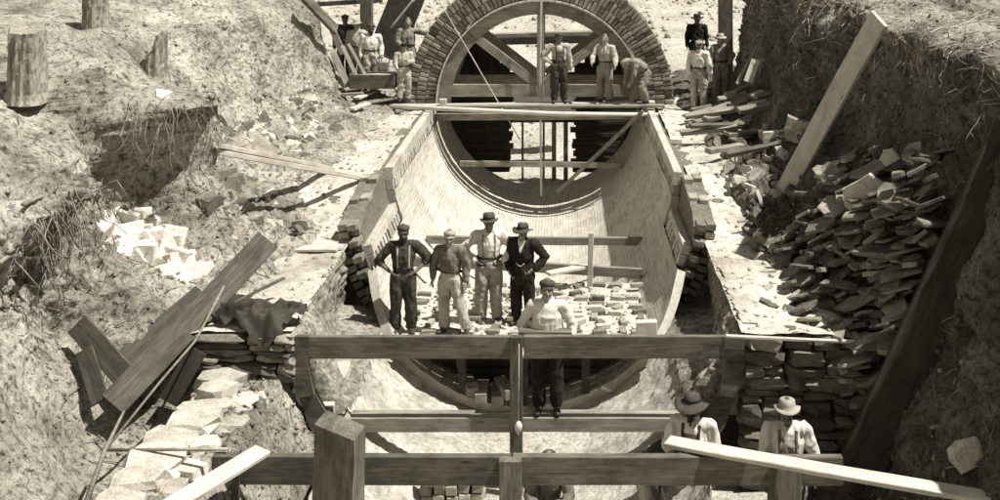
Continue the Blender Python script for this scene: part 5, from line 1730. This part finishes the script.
person(Vector(((655 - 565) / 86 + CX, 12.8, -2.60)), 35, 'man in dark waistcoat bending down behind the near rail', 1.64, BEND, shirt='cloth_dark', trousers='cloth_pale', skin='skin', hat=None, voxel=.011, head_tilt=40)
# ---- men about the arch
zs = 0.135
def far(u, Y, z): return Vector(((u - 565) / (F / Y) + CX, Y, z))
person(far(559, 26.35, 0.10), 10, 'man in overalls and cap standing on the scaffold board before the arch', 1.66, dict(el_a=(-.40, .04, 1.15), wr_a=(-.22, -.06, 1.0), el_b=(.26, .02, 1.12), wr_b=(.28, -.04, .88)),
       shirt='cloth_pale', trousers='cloth_dark', skin='skin_dark', hat='cap', bib='cloth_mid', braces='cloth_dark', voxel=.014, hand=('hip', 'relaxed'))
person(far(605, 26.35, 0.10), -25, 'man in pale shirt leaning on the centering beside the overalled man', 1.62, dict(el_a=(-.26, -.15, 1.18), wr_a=(-.2, -.36, 1.05), el_b=(.30, -.05, 1.15), wr_b=(.36, -.2, 1.0)),
       shirt='cloth_pale', trousers='cloth_grey', skin='skin', hat=None, voxel=.015)
person(far(641, 26.25, 0.10), -70, 'man in light clothes bending over the springing of the arch', 1.6, BEND, shirt='cloth_grey', trousers='cloth_grey', skin='skin', hat='cap', hatmat='felt_pale', voxel=.015, head_tilt=30)
person(far(404, 26.75, 0.06), 18, 'man in dark cap and pale shirt holding a stick beside the arch', 1.42, dict(el_a=(-.27, -.05, 1.13), wr_a=(-.24, -.22, 1.0), el_b=(.24, -.08, 1.16), wr_b=(.10, -.24, 1.18)),
       shirt='cloth_pale', trousers='cloth_pale', skin='skin', hat='cap', hatmat='cloth_black', voxel=.014, belt=True)
person(far(408, 28.2, 0.22), 8, 'bareheaded man in grey reaching one arm toward the brick ring', 1.72, dict(el_b=(.42, -.05, 1.34), wr_b=(.66, -.08, 1.36), el_a=(-.27, -.02, 1.13), wr_a=(-.16, -.2, 1.05)),
       shirt='cloth_grey', trousers='cloth_grey', skin='skin', hat=None, voxel=.015)
person(far(371, 27.7, 0.18), 12, 'bearded man in pale shirt standing behind the bucket', 1.66, None, shirt='cloth_white', trousers='cloth_pale', skin='skin_dark', hat='cap', beard=True, voxel=.015)
person(far(357, 28.0, 0.22), -12, 'man in light clothes standing beside the bearded man', 1.70, None, shirt='cloth_pale', trousers='cloth_buff', skin='skin', hat='felt', hatmat='felt_pale', voxel=.015)
person(far(345, 28.7, 0.30), 0, 'man in dark coat behind the two pale shirted men', 1.68, None, shirt='cloth_dark', trousers='cloth_dark', skin='skin_dark', hat='cap', voxel=.016)
person(far(699, 26.0, 0.0), 165, 'man in white shirt seen from behind on the far backing', 1.62, None, shirt='cloth_white', trousers='cloth_pale', skin='skin', hat='cap', hatmat='felt_pale', voxel=.015)
person(far(720, 26.6, 0.05), 20, 'man with a hand on his hip at the far end of the dark bank', 1.66, dict(el_b=(.40, .06, 1.15), wr_b=(.215, -.06, 1.0)), shirt='cloth_grey', trousers='cloth_grey', skin='skin', hat='felt', hatmat='felt_pale', voxel=.015, hand=('relaxed', 'hip'))
person(far(697, 29.5, 0.22), 0, 'man in dark coat and black hat behind the white shirted man', 1.7, None, shirt='cloth_black', trousers='cloth_black', skin='skin_dark', hat='brim', hatmat='cloth_black', voxel=.016)
